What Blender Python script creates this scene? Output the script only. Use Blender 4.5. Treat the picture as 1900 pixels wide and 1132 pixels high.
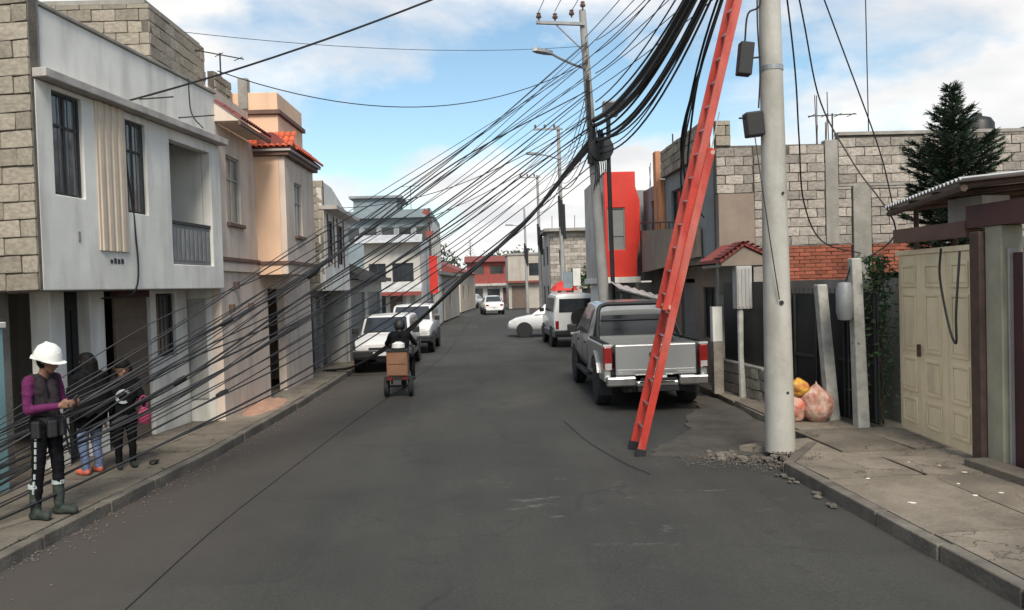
import bpy, bmesh, math, random
from mathutils import Matrix, Vector, noise
random.seed(7)
for o in list(bpy.data.objects): bpy.data.objects.remove(o)
sc = bpy.context.scene
C = sc.collection
R_ = math.radians
# ------------------------------------------------------------------ camera
cam_d = bpy.data.cameras.new('camera'); cam = bpy.data.objects.new('camera', cam_d); C.objects.link(cam)
cam_d.sensor_width = 36; cam_d.lens = 36*1400/1900; cam_d.clip_end = 3000; cam_d.clip_start = .05
vx = Vector((0.998633572910999, -0.042805970078879915, -0.02997725772345563))   # camera right, up, back in world axes
vy = Vector((0.0310046914284533, 0.023543283543383954, 0.9992419241151875))
vz = Vector((-0.0420677568268007, -0.998805968507198, 0.024838299256577517))
cm = Matrix.Identity(4)
for i in range(3): cm[i][0] = vx[i]; cm[i][1] = vy[i]; cm[i][2] = vz[i]
cm.translation = Vector((0, 0, 2.25))
cam.matrix_world = cm
sc.camera = cam
# ------------------------------------------------------------------ sky, sun, exposure
SUN_EL, SUN_AZ = R_(48), R_(174)          # azimuth clockwise from +Y
w = bpy.data.worlds.new('World'); sc.world = w; w.use_nodes = True
nt = w.node_tree; N = nt.nodes; L = nt.links; N.clear()
out = N.new('ShaderNodeOutputWorld'); bg = N.new('ShaderNodeBackground')
sky = N.new('ShaderNodeTexSky'); sky.sky_type = 'NISHITA'; sky.sun_disc = False
sky.sun_elevation = SUN_EL; sky.sun_rotation = SUN_AZ; sky.air_density = 1.0; sky.dust_density = 1.2; sky.ozone_density = 1.2
tc = N.new('ShaderNodeTexCoord'); sep = N.new('ShaderNodeSeparateXYZ'); L.new(tc.outputs['Generated'], sep.inputs[0])
ad = N.new('ShaderNodeMath'); ad.operation = 'ADD'; ad.inputs[1].default_value = .16
mx = N.new('ShaderNodeMath'); mx.operation = 'MAXIMUM'; mx.inputs[1].default_value = 0.0
L.new(sep.outputs['Z'], mx.inputs[0]); L.new(mx.outputs[0], ad.inputs[0])
dx = N.new('ShaderNodeMath'); dx.operation = 'DIVIDE'; dy = N.new('ShaderNodeMath'); dy.operation = 'DIVIDE'
L.new(sep.outputs['X'], dx.inputs[0]); L.new(ad.outputs[0], dx.inputs[1]); L.new(sep.outputs['Y'], dy.inputs[0]); L.new(ad.outputs[0], dy.inputs[1])
cb = N.new('ShaderNodeCombineXYZ'); L.new(dx.outputs[0], cb.inputs[0]); L.new(dy.outputs[0], cb.inputs[1]); cb.inputs[2].default_value = 5.1
cn = N.new('ShaderNodeTexNoise'); cn.inputs['Scale'].default_value = .9; cn.inputs['Detail'].default_value = 9; cn.inputs['Roughness'].default_value = .56; cn.inputs['Distortion'].default_value = .25
L.new(cb.outputs[0], cn.inputs['Vector'])
cr = N.new('ShaderNodeValToRGB'); cr.color_ramp.elements[0].position = .45; cr.color_ramp.elements[1].position = .60
L.new(cn.outputs['Fac'], cr.inputs[0])
cn2 = N.new('ShaderNodeTexNoise'); cn2.inputs['Scale'].default_value = 2.1; cn2.inputs['Detail'].default_value = 6; L.new(cb.outputs[0], cn2.inputs['Vector'])
cc = N.new('ShaderNodeValToRGB'); cc.color_ramp.elements[0].color = (4.9, 4.95, 5.05, 1); cc.color_ramp.elements[1].color = (6.3, 6.25, 6.15, 1)
cc.color_ramp.elements[0].position = .35; cc.color_ramp.elements[1].position = .65
L.new(cn2.outputs['Fac'], cc.inputs[0])
# low bank of heaped cloud all round the horizon
mpb = N.new('ShaderNodeMapping'); mpb.inputs['Scale'].default_value = (1, 1, 2.0); mpb.inputs['Location'].default_value = (4.0, 0, 0); L.new(tc.outputs['Generated'], mpb.inputs[0])
cn3 = N.new('ShaderNodeTexNoise'); cn3.inputs['Scale'].default_value = 3.0; cn3.inputs['Detail'].default_value = 9; cn3.inputs['Roughness'].default_value = .52; L.new(mpb.outputs[0], cn3.inputs['Vector'])
lo = N.new('ShaderNodeMath'); lo.operation = 'MULTIPLY_ADD'; lo.inputs[1].default_value = -.62; lo.inputs[2].default_value = .172; L.new(sep.outputs['Z'], lo.inputs[0])
sm_ = N.new('ShaderNodeMath'); sm_.operation = 'ADD'; L.new(cn3.outputs['Fac'], sm_.inputs[0]); L.new(lo.outputs[0], sm_.inputs[1])
cr3 = N.new('ShaderNodeValToRGB'); cr3.color_ramp.elements[0].position = .50; cr3.color_ramp.elements[1].position = .60; L.new(sm_.outputs[0], cr3.inputs[0])
mxc = N.new('ShaderNodeMath'); mxc.operation = 'MAXIMUM'; L.new(cr.outputs[0], mxc.inputs[0]); L.new(cr3.outputs[0], mxc.inputs[1])
mixc = N.new('ShaderNodeMix'); mixc.data_type = 'RGBA'; L.new(mxc.outputs[0], mixc.inputs[0])
skm = N.new('ShaderNodeMix'); skm.data_type = 'RGBA'; skm.blend_type = 'MULTIPLY'; skm.inputs[0].default_value = 1; skm.inputs[7].default_value = (1.08, 1.17, 1.07, 1)
L.new(sky.outputs[0], skm.inputs[6]); L.new(skm.outputs[2], mixc.inputs[6]); L.new(cc.outputs[0], mixc.inputs[7])
bg.inputs['Strength'].default_value = .098
L.new(mixc.outputs[2], bg.inputs['Color']); L.new(bg.outputs[0], out.inputs[0])
sd = bpy.data.lights.new('sun', 'SUN'); sun = bpy.data.objects.new('sun', sd); C.objects.link(sun)
sd.energy = 2.3; sd.angle = R_(22); sd.color = (1, .93, .82)
sdir = Vector((math.sin(SUN_AZ)*math.cos(SUN_EL), math.cos(SUN_AZ)*math.cos(SUN_EL), math.sin(SUN_EL)))
sun.rotation_euler = sdir.to_track_quat('Z', 'Y').to_euler(); sun.location = (0, 0, 40)
sc.view_settings.view_transform = 'Standard'; sc.view_settings.look = 'None'; sc.view_settings.gamma = 1; sc.view_settings.exposure = 0.82
sc.render.engine = 'CYCLES'
# ------------------------------------------------------------------ materials
MATS = {}
def mat(name, c1, c2=None, scale=3., rough=.8, bump=.0, bscale=60., metal=0., streak=0., rnd=0., fine=0., spec=.5, coat=0., dirt=None, crack=0, trans=0.):
    if name in MATS: return MATS[name]
    m = bpy.data.materials.new(name); m.use_nodes = True; MATS[name] = m
    t = m.node_tree; n = t.nodes; l = t.links; b = n['Principled BSDF']
    b.inputs['Roughness'].default_value = rough; b.inputs['Metallic'].default_value = metal
    b.inputs['Specular IOR Level'].default_value = spec
    if coat: b.inputs['Coat Weight'].default_value = coat; b.inputs['Coat Roughness'].default_value = .06
    tc = n.new('ShaderNodeTexCoord'); oi = n.new('ShaderNodeObjectInfo')
    add = n.new('ShaderNodeVectorMath'); add.operation = 'ADD'
    sca = n.new('ShaderNodeMath'); sca.operation = 'MULTIPLY'; sca.inputs[1].default_value = 53.; l.new(oi.outputs['Random'], sca.inputs[0])
    l.new(tc.outputs['Object'], add.inputs[0]); l.new(sca.outputs[0], add.inputs[1])
    V = add.outputs[0]
    c2 = c2 or tuple(x*.82 for x in c1)
    nz = n.new('ShaderNodeTexNoise'); nz.inputs['Scale'].default_value = scale; nz.inputs['Detail'].default_value = 7; nz.inputs['Roughness'].default_value = .6; l.new(V, nz.inputs['Vector'])
    rp = n.new('ShaderNodeValToRGB'); rp.color_ramp.elements[0].position = .35; rp.color_ramp.elements[1].position = .65
    rp.color_ramp.elements[0].color = (*c2, 1); rp.color_ramp.elements[1].color = (*c1, 1); l.new(nz.outputs['Fac'], rp.inputs[0])
    col = rp.outputs[0]
    def mul(col, facsock, lo, hi):
        mr = n.new('ShaderNodeMapRange'); mr.inputs['To Min'].default_value = lo; mr.inputs['To Max'].default_value = hi; l.new(facsock, mr.inputs['Value'])
        mm = n.new('ShaderNodeMix'); mm.data_type = 'RGBA'; mm.blend_type = 'MULTIPLY'; mm.inputs[0].default_value = 1
        l.new(col, mm.inputs[6]); l.new(mr.outputs[0], mm.inputs[7]); return mm.outputs[2]
    if rnd: col = mul(col, oi.outputs['Random'], 1-rnd, 1+rnd)
    if fine:
        f = n.new('ShaderNodeTexNoise'); f.inputs['Scale'].default_value = bscale*1.3; f.inputs['Detail'].default_value = 3; l.new(V, f.inputs['Vector'])
        col = mul(col, f.outputs['Fac'], 1-fine, 1+fine)
    if streak:
        mp = n.new('ShaderNodeMapping'); mp.inputs['Scale'].default_value = (2.4, 2.4, .40); l.new(V, mp.inputs[0])
        s = n.new('ShaderNodeTexNoise'); s.inputs['Scale'].default_value = 1.6; s.inputs['Detail'].default_value = 6; l.new(mp.outputs[0], s.inputs['Vector'])
        r2 = n.new('ShaderNodeValToRGB'); r2.color_ramp.elements[0].position = .47; r2.color_ramp.elements[1].position = .74; l.new(s.outputs['Fac'], r2.inputs[0])
        mm = n.new('ShaderNodeMix'); mm.data_type = 'RGBA'; l.new(r2.outputs[0], mm.inputs[0])
        g = n.new('ShaderNodeMath'); g.operation = 'MULTIPLY'; g.inputs[1].default_value = streak; l.new(r2.outputs[0], g.inputs[0]); l.new(g.outputs[0], mm.inputs[0])
        l.new(col, mm.inputs[6]); mm.inputs[7].default_value = (*(dirt or (.16, .14, .11)), 1); col = mm.outputs[2]
    if crack:
        vo = n.new('ShaderNodeTexVoronoi'); vo.feature = 'DISTANCE_TO_EDGE'; vo.inputs['Scale'].default_value = 1.5
        ds = n.new('ShaderNodeVectorMath'); ds.operation = 'ADD'; l.new(V, ds.inputs[0]); l.new(nz.outputs['Color'], ds.inputs[1]); l.new(ds.outputs[0], vo.inputs['Vector'])
        q = n.new('ShaderNodeValToRGB'); q.color_ramp.elements[0].position = 0; q.color_ramp.elements[1].position = .02; q.color_ramp.elements[0].color = (.22, .2, .18, 1); q.color_ramp.elements[1].color = (1, 1, 1, 1); l.new(vo.outputs['Distance'], q.inputs[0])
        mm = n.new('ShaderNodeMix'); mm.data_type = 'RGBA'; mm.blend_type = 'MULTIPLY'; l.new(col, mm.inputs[6]); l.new(q.outputs[0], mm.inputs[7])
        big = n.new('ShaderNodeTexNoise'); big.inputs['Scale'].default_value = .9; l.new(V, big.inputs['Vector'])
        r3 = n.new('ShaderNodeValToRGB'); r3.color_ramp.elements[0].position = .48; r3.color_ramp.elements[1].position = .56; l.new(big.outputs['Fac'], r3.inputs[0]); l.new(r3.outputs[0], mm.inputs[0]); col = mm.outputs[2]
    l.new(col, b.inputs['Base Color'])
    if trans: b.inputs['Transmission Weight'].default_value = trans
    if bump:
        bn = n.new('ShaderNodeTexNoise'); bn.inputs['Scale'].default_value = bscale; bn.inputs['Detail'].default_value = 5; l.new(V, bn.inputs['Vector'])
        bp = n.new('ShaderNodeBump'); bp.inputs['Strength'].default_value = bump; bp.inputs['Distance'].default_value = .02; l.new(bn.outputs['Fac'], bp.inputs['Height']); l.new(bp.outputs[0], b.inputs['Normal'])
    if rough < .9:
        rr = n.new('ShaderNodeMapRange'); rr.inputs['To Min'].default_value = max(rough-.08, .02); rr.inputs['To Max'].default_value = min(rough+.12, 1); l.new(nz.outputs['Fac'], rr.inputs['Value']); l.new(rr.outputs[0], b.inputs['Roughness'])
    return m
mat('plaster_white', (.76, .74, .69), (.62, .60, .55), 1.1, .85, .07, 30, streak=.38, fine=.05)
mat('plaster_grey', (.42, .41, .39), (.33, .32, .30), 1.4, .9, .3, 40, streak=.5)
mat('plaster_ledge', (.46, .43, .40), (.36, .33, .31), 2, .9, .3, 40, streak=.4)
mat('cement', (.33, .31, .28), (.23, .215, .19), 2.4, .95, .5, 30, streak=.4, fine=.1)
mat('beige', (.68, .56, .47), (.58, .475, .40), 1.3, .88, .08, 40, streak=.38)
mat('peach', (.80, .54, .37), (.72, .48, .325), 1.2, .85, .07, 40, streak=.18)
mat('trim_brown', (.16, .09, .065), (.11, .06, .05), 4, .7)
mat('tan', (.60, .50, .39), (.52, .43, .34), 3, .85, .2, 50, streak=.2)
mat('block', (.38, .335, .27), (.24, .21, .165), 5, .95, .6, 45, rnd=.22, fine=.12)
mat('block_pale', (.46, .41, .36), (.26, .23, .195), 4, .95, .6, 45, rnd=.30, fine=.12)
mat('mortar', (.15, .13, .105), (.09, .08, .068), 6, .95, .5, 50)
mat('brick', (.36, .11, .06), (.25, .075, .045), 6, .9, .5, 50, rnd=.28, fine=.1)
mat('brick_mortar', (.26, .19, .15), (.18, .13, .11), 6, .95, .4, 50)
mat('tile', (.62, .13, .055), (.48, .09, .04), 6, .75, .3, 50, rnd=.2)
mat('tile_dark', (.22, .055, .045), (.15, .04, .035), 6, .8, .3, 50, rnd=.2)
mat('pole_concrete', (.43, .415, .375), (.31, .295, .26), 1.8, .9, .12, 35, streak=.45, fine=.10)
mat('pole_grey', (.34, .335, .32), (.26, .25, .24), 2, .9, .3, 35, streak=.3)
mat('iron', (.035, .035, .037), (.022, .022, .022), 5, .55)
mat('black', (.016, .016, .018), (.010, .010, .011), 5, .6)
mat('cable', (.014, .014, .016), (.009, .009, .010), 5, .55)
mat('glass', (.035, .04, .045), (.02, .024, .028), 2, .07, spec=.8)
mat('glass_clear', (.75, .80, .80), (.70, .75, .75), 2, .03, spec=.8, trans=.92)
mat('glass_green', (.16, .21, .20), (.11, .15, .145), 2, .08, spec=.8)
mat('curtain', (.42, .42, .40), (.22, .22, .215), 2.2, .9)
mat('ladder_red', (.50, .042, .024), (.36, .030, .020), 5, .55, .2, 40, streak=.35, dirt=(.55, .30, .24), fine=.12)
mat('ladder_pale', (.62, .36, .30), (.5, .28, .22), 5, .5)
mat('aluminium', (.55, .55, .55), (.42, .42, .42), 5, .35, metal=.9)
mat('silver_paint', (.38, .38, .375), (.34, .34, .335), 1.2, .32, metal=.55, coat=.6, streak=.06)
mat('white_paint', (.70, .70, .69), (.63, .63, .62), 1.3, .35, coat=.5, streak=.06)
mat('grey_paint', (.10, .105, .11), (.08, .08, .085), 1.3, .4, coat=.3)
mat('chrome', (.6, .6, .6), (.5, .5, .5), 3, .2, metal=1)
mat('tyre', (.022, .022, .022), (.014, .014, .014), 8, .85, .2, 60)
mat('rim', (.50, .50, .50), (.38, .38, .38), 5, .45, metal=.3)
mat('tail_red', (.24, .010, .010), (.18, .007, .007), 5, .18, coat=.5)
mat('lamp_clear', (.62, .62, .60), (.5, .5, .5), 5, .15, coat=.5)
mat('plate_white', (.62, .62, .60), (.55, .55, .53), 30, .5)
mat('red_paint', (.62, .032, .018), (.52, .025, .014), 1.5, .5, streak=.1)
mat('red_dull', (.28, .05, .04), (.22, .04, .035), 2, .7, streak=.2)
mat('orange_plaster', (.52, .24, .12), (.44, .20, .10), 2, .85, .2, 40, streak=.25)
mat('brown_plaster', (.27, .21, .165), (.21, .165, .13), 2, .85, .25, 40, streak=.35)
mat('slate_plaster', (.27, .29, .29), (.21, .225, .23), 2, .85, .25, 40, streak=.3)
mat('wood_brown', (.155, .115, .085), (.11, .08, .06), 3, .6, streak=.2)
mat('oxblood', (.085, .03, .03), (.06, .022, .022), 3, .6)
mat('black_gate', (.013, .014, .014), (.008, .009, .009), 2, .5, streak=.15, dirt=(.06, .05, .045))
mat('cream_metal', (.88, .74, .50), (.78, .65, .43), 2, .5, streak=.28, dirt=(.25, .18, .11))
mat('olive_plaster', (.36, .34, .25), (.28, .265, .20), 2.5, .85, .2, 40, streak=.25)
mat('timber_pale', (.47, .46, .42), (.30, .29, .26), 5, .85, .3, 40, streak=.35)
mat('zinc', (.62, .62, .61), (.48, .48, .47), 2.5, .4, metal=.35, streak=.25)
mat('zinc_dull', (.30, .31, .32), (.20, .21, .22), 2.5, .5, metal=.3, streak=.35)
mat('shutter', (.20, .205, .20), (.15, .155, .15), 2, .6, streak=.35)
mat('stone', (.30, .27, .225), (.2, .175, .145), 6, .95, .6, 40, rnd=.25)
mat('rubble', (.19, .165, .135), (.11, .095, .08), 8, .95, .6, 40, rnd=.3)
mat('slab', (.205, .174, .136), (.115, .098, .076), 1.7, .95, .6, 24, rnd=.16, fine=.22, crack=1)
mat('kerbstone', (.16, .142, .118), (.085, .075, .062), 3, .95, .5, 30, rnd=.15, fine=.12)
mat('teal', (.25, .44, .45), (.2, .36, .38), 2, .8, streak=.25)
mat('steel_blue', (.22, .27, .30), (.17, .21, .235), 2, .7, streak=.2)
mat('rust', (.10, .06, .045), (.06, .04, .03), 8, .85)
mat('bark', (.10, .07, .05), (.06, .045, .03), 10, .95, .6, 40)
mat('needle', (.032, .060, .030), (.016, .034, .018), 2.5, .7, rnd=.0)
mat('leaf', (.045, .085, .025), (.022, .048, .015), 3, .7)
mat('leaf_far', (.055, .075, .045), (.035, .05, .03), .8, .8)
mat('skin', (.21, .105, .065), (.17, .085, .055), 8, .55)
mat('purple_cloth', (.13, .020, .085), (.09, .015, .06), 10, .9, .3, 80, spec=.2)
mat('dark_cloth', (.010, .010, .012), (.006, .006, .007), 10, .95, .3, 80, spec=.1)
mat('vest_cloth', (.040, .032, .036), (.026, .02, .024), 10, .95, .3, 80, spec=.1)
mat('denim', (.17, .22, .36), (.07, .09, .17), 14, .9, .3, 80)
mat('boot', (.030, .040, .032), (.02, .027, .022), 8, .75)
mat('hair', (.006, .005, .005), (.004, .0035, .003), 20, .7, spec=.2)
mat('helmet', (.78, .77, .72), (.70, .69, .65), 5, .35)
mat('coral', (.62, .15, .09), (.52, .11, .07), 6, .7)
mat('pink', (.48, .045, .14), (.36, .03, .10), 6, .7)
mat('print_grey', (.42, .46, .46), (.3, .34, .34), 12, .8)
mat('box_brown', (.26, .125, .070), (.19, .09, .05), 4, .7, streak=.2)
mat('yellow_bag', (.68, .44, .06), (.45, .10, .04), 9, .55, .4, 30)
mat('salmon_bag', (.66, .50, .40), (.42, .15, .10), 9, .7, .5, 30)
mat('red_bag', (.60, .44, .34), (.45, .09, .05), 8, .6, .4, 30)
mat('sand', (.42, .25, .17), (.34, .19, .13), 7, .95, .5, 40)
mat('far_wall', (.42, .38, .33), (.34, .31, .27), .8, .9, streak=.3)
mat('far_pale', (.52, .49, .45), (.44, .41, .37), .8, .9, streak=.3)
mat('phone_grey', (.05, .05, .055), (.04, .04, .04), 5, .3)
# ------------------------------------------------------------------ mesh helpers
def fr(x=0, y=0, rz=0, z=0): return Matrix.Translation((x, y, z)) @ Matrix.Rotation(rz, 4, 'Z')
class MB:
    def __init__(s, M=None): s.v = []; s.f = []; s.M = M or Matrix.Identity(4)
    def add(s, vs, fs):
        b = len(s.v); s.v += [tuple(s.M @ Vector(p)) for p in vs]; s.f += [tuple(b+i for i in f) for f in fs]; return s
    def box(s, x0, x1, y0, y1, z0, z1):
        return s.add([(x0,y0,z0),(x1,y0,z0),(x1,y1,z0),(x0,y1,z0),(x0,y0,z1),(x1,y0,z1),(x1,y1,z1),(x0,y1,z1)],
                     [(0,3,2,1),(4,5,6,7),(0,1,5,4),(1,2,6,5),(2,3,7,6),(3,0,4,7)])
    def hexa(s, p): return s.add(p, [(0,3,2,1),(4,5,6,7),(0,1,5,4),(1,2,6,5),(2,3,7,6),(3,0,4,7)])
    def obox(s, c, d, e=(0,0,0)):
        from mathutils import Euler
        Q = Matrix.Translation(c) @ Euler(e).to_matrix().to_4x4()
        x, y, z = d[0]/2, d[1]/2, d[2]/2
        return s.hexa([tuple(Q @ Vector(p)) for p in [(-x,-y,-z),(x,-y,-z),(x,y,-z),(-x,y,-z),(-x,-y,z),(x,-y,z),(x,y,z),(-x,y,z)]])
    def prism(s, poly, a0, a1, axis='z'):
        n = len(poly)
        def P(u, v, a): return {'z': (u,v,a), 'y': (u,a,v), 'x': (a,u,v)}[axis]
        vs = [P(u,v,a0) for u,v in poly]+[P(u,v,a1) for u,v in poly]
        return s.add(vs, [tuple(range(n)), tuple(range(2*n-1, n-1, -1))]+[(i, n+i, n+(i+1)%n, (i+1)%n) for i in range(n)])
    def tube(s, pts, r, n=6, caps=True, flat=1.):
        pts = [Vector(p) for p in pts]; k = len(pts); rs = r if isinstance(r, (list, tuple)) else [r]*k
        T = [(pts[min(i+1,k-1)]-pts[max(i-1,0)]).normalized() for i in range(k)]
        u = T[0].orthogonal().normalized(); vs = []
        for i in range(k):
            u = (u-T[i]*u.dot(T[i])); u = u.normalized() if u.length > 1e-6 else T[i].orthogonal().normalized()
            q = T[i].cross(u)
            for j in range(n):
                a = 2*math.pi*j/n; vs.append(tuple(pts[i]+(u*math.cos(a)*flat+q*math.sin(a))*rs[i]))
        fs = [(i*n+j, i*n+(j+1)%n, (i+1)*n+(j+1)%n, (i+1)*n+j) for i in range(k-1) for j in range(n)]
        if caps: fs += [tuple(range(n-1,-1,-1)), tuple((k-1)*n+j for j in range(n))]
        return s.add(vs, fs)
    def lathe(s, prof, c=(0,0,0), n=16, axis='z'):
        vs = []
        for r, h in prof:
            for j in range(n):
                a = 2*math.pi*j/n; x, y = r*math.cos(a), r*math.sin(a)
                p = {'z': (x,y,h), 'y': (x,h,-y), 'x': (h,x,y)}[axis]; vs.append((p[0]+c[0], p[1]+c[1], p[2]+c[2]))
        k = len(prof)
        fs = [(i*n+j, i*n+(j+1)%n, (i+1)*n+(j+1)%n, (i+1)*n+j) for i in range(k-1) for j in range(n)]
        fs += [tuple(range(n-1,-1,-1)), tuple((k-1)*n+j for j in range(n))]
        return s.add(vs, fs)
    def loft(s, rings, cap=True):
        n = len(rings[0]); vs = [p for r in rings for p in r]; k = len(rings)
        fs = [(i*n+j, i*n+(j+1)%n, (i+1)*n+(j+1)%n, (i+1)*n+j) for i in range(k-1) for j in range(n)]
        if cap: fs += [tuple(range(n-1,-1,-1)), tuple((k-1)*n+j for j in range(n))]
        return s.add(vs, fs)
    def wall(s, x0, x1, z0, z1, y0, y1, holes=()):
        xs = sorted({x0, x1, *[h[0] for h in holes], *[h[1] for h in holes]}); zs = sorted({z0, z1, *[h[2] for h in holes], *[h[3] for h in holes]})
        xs = [x for x in xs if x0 <= x <= x1]; zs = [z for z in zs if z0 <= z <= z1]
        nx, nz = len(xs)-1, len(zs)-1
        def solid(i, j):
            if i < 0 or j < 0 or i >= nx or j >= nz: return False
            cx, cz = (xs[i]+xs[i+1])/2, (zs[j]+zs[j+1])/2
            return not any(h[0] < cx < h[1] and h[2] < cz < h[3] for h in holes)
        for i in range(nx):
            for j in range(nz):
                if not solid(i, j): continue
                a, b, c, d = xs[i], xs[i+1], zs[j], zs[j+1]
                s.add([(a,y0,c),(b,y0,c),(b,y0,d),(a,y0,d)], [(0,1,2,3)]); s.add([(a,y1,c),(b,y1,c),(b,y1,d),(a,y1,d)], [(3,2,1,0)])
                if not solid(i-1, j): s.add([(a,y0,c),(a,y0,d),(a,y1,d),(a,y1,c)], [(0,1,2,3)])
                if not solid(i+1, j): s.add([(b,y0,c),(b,y0,d),(b,y1,d),(b,y1,c)], [(3,2,1,0)])
                if not solid(i, j-1): s.add([(a,y0,c),(b,y0,c),(b,y1,c),(a,y1,c)], [(3,2,1,0)])
                if not solid(i, j+1): s.add([(a,y0,d),(b,y0,d),(b,y1,d),(a,y1,d)], [(0,1,2,3)])
        return s
    def mesh(s, name, m, smooth=False, fix=True):
        me = bpy.data.meshes.new(name); me.from_pydata(s.v, [], s.f); me.materials.append(MATS[m] if isinstance(m, str) else m)
        if fix:
            bm = bmesh.new(); bm.from_mesh(me); bmesh.ops.remove_doubles(bm, verts=bm.verts, dist=1e-5); bmesh.ops.recalc_face_normals(bm, faces=bm.faces); bm.to_mesh(me); bm.free()
        if smooth: me.shade_smooth(); me.set_sharp_from_angle(angle=R_(smooth if smooth is not True else 40))
        return me
    def build(s, name, m, parent=None, smooth=False, bevel=0, fix=True):
        o = bpy.data.objects.new(name, s.mesh(name, m, smooth, fix)); C.objects.link(o)
        if parent: o.parent = parent
        if bevel:
            b = o.modifiers.new('bevel', 'BEVEL'); b.width = bevel; b.segments = 2; b.limit_method = 'ANGLE'; b.angle_limit = R_(50)
        return o
def tag(o, label, cat, group=None):
    o['label'] = label; o['category'] = cat
    if group: o['group'] = group
    return o
def struct(o, kind='structure'): o['kind'] = kind; return o
def thing(name, label, cat, loc=(0,0,0), rz=0, group=None):
    o = bpy.data.objects.new(name, None); C.objects.link(o); o.location = loc; o.rotation_euler = (0,0,rz); o.empty_display_size = .2
    return tag(o, label, cat, group)
def spline(pts, seg=8):
    pts = [Vector(p) for p in pts]; out = []
    P = [pts[0]*2-pts[1]]+pts+[pts[-1]*2-pts[-2]]
    for i in range(1, len(P)-2):
        a, b, c, d = P[i-1:i+3]
        for k in range(seg):
            t = k/seg; out.append(.5*((2*b)+(c-a)*t+(2*a-5*b+4*c-d)*t*t+(3*b-a-3*c+d)*t**3))
    return out+[pts[-1]]
def sagline(a, b, sag, n=18):
    a, b = Vector(a), Vector(b); return [a.lerp(b, i/n)-Vector((0,0,4*sag*(i/n)*(1-i/n))) for i in range(n+1)]
BLK = {}
def unit_block(m, k):
    if (m, k) in BLK: return BLK[(m, k)]
    bm = bmesh.new(); bmesh.ops.create_cube(bm, size=1)
    rr = random.Random(k)
    for v in bm.verts:
        v.co += Vector((rr.uniform(-.022,.022), rr.uniform(-.12,.12), rr.uniform(-.05,.05)))
    bmesh.ops.bevel(bm, geom=bm.edges[:]+bm.verts[:], offset=.035, segments=1, affect='EDGES')
    me = bpy.data.meshes.new('block'); bm.to_mesh(me); bm.free(); me.materials.append(MATS[m]); BLK[(m, k)] = me; return me
def blocks(parent, M, x0, x1, z0, z1, m='block', mm='mortar', bw=.4, bh=.2, gap=.018, depth=.05, name='concrete_block', holes=(), back=.14, jag=None):
    wl = MB(M).wall(x0, x1, z0, z1, .022, back, holes).build('mortar_wall', mm, parent)
    z = z0; row = 0; rr = random.Random(int(x0*100+z0*10+77))
    while z < z1-.05:
        h = min(bh, z1-z); x = x0-(bw/2 if row % 2 else 0)
        while x < x1-.03:
            a, b = max(x, x0), min(x+bw, x1)
            cx, cz = (a+b)/2, z+h/2
            if b-a > .05 and not any(q[0] < cx < q[1] and q[2] < cz < q[3] for q in holes) and not (jag and jag(cx, cz)):
                o = bpy.data.objects.new(name, unit_block(m, rr.randrange(5))); C.objects.link(o); o.parent = parent
                o.matrix_basis = M @ Matrix.Translation((cx, depth/2+rr.uniform(-.011,.008), cz)) @ Matrix.Rotation(rr.uniform(-.006,.006), 4, 'Y') @ Matrix.Diagonal((b-a-gap, depth, h-gap, 1))
            x += bw
        z += bh; row += 1
    return wl
def window(parent, M, x0, x1, z0, z1, y=.08, fm='iron', gm='glass', nx=2, nz=1, t=.035, bars=False, curtain=False, sill=None):
    f = MB(M)
    f.box(x0, x0+t, y-.02, y+.03, z0, z1).box(x1-t, x1, y-.02, y+.03, z0, z1).box(x0+t, x1-t, y-.02, y+.03, z0, z0+t).box(x0+t, x1-t, y-.02, y+.03, z1-t, z1)
    wo = f.build('window', fm, parent)
    xs = [x0+t+(x1-x0-2*t)*i/nx for i in range(nx+1)]; zs = [z0+t+(z1-z0-2*t)*i/nz for i in range(nz+1)] if not isinstance(nz, (list, tuple)) else [z0+t, *nz, z1-t]
    for i in range(1, nx): MB(M).box(xs[i]-.014, xs[i]+.014, y-.012, y+.02, z0+t, z1-t).build('mullion', fm, wo)
    for j in range(1, len(zs)-1): MB(M).box(x0+t, x1-t, y-.016, y+.022, zs[j]-.014, zs[j]+.014).build('transom', fm, wo)
    for i in range(nx):
        for j in range(len(zs)-1):
            MB(M).box(xs[i]+.001, xs[i+1]-.001, y+.004, y+.010, zs[j]+.001, zs[j+1]-.001).build('pane', gm, wo)
    if curtain:
        cv = MB(M); n = 14; a, b = x0+t, x1-t
        for k in range(n): 
            if (k//3) % 3 == 1: continue
            u = a+(b-a)*k/n; u2 = a+(b-a)*(k+1)/n; d = .03*(k % 2); d2 = .03*((k+1) % 2)
            cv.add([(u,y+.05+d,z0+t),(u2,y+.05+d2,z0+t),(u2,y+.05+d2,z1-t),(u,y+.05+d,z1-t)], [(0,1,2,3)])
        cv.build('curtain', 'curtain', wo)
    if bars:
        for k in range(1, bars): 
            u = x0+(x1-x0)*k/bars; MB(M).tube([(u,y-.06,z0+.01),(u,y-.06,z1-.01)], .008, 6).build('bar', fm, wo)
    if sill: MB(M).box(x0-.06, x1+.06, -.06, y+.03, z0-.07, z0-.003).build('sill', sill, wo, bevel=.008)
    return wo
def leaves(mb, pts, size, rr, elong=1.8):
    for p in pts:
        a = Vector((rr.gauss(0,1), rr.gauss(0,1), rr.gauss(0,1))).normalized(); b = a.orthogonal().normalized(); 
        s_ = size*rr.uniform(.6,1.3); p = Vector(p)
        mb.add([p-a*s_*elong/2, p+b*s_*.4, p+a*s_*elong/2, p-b*s_*.4], [(0,1,2,3)])
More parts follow.
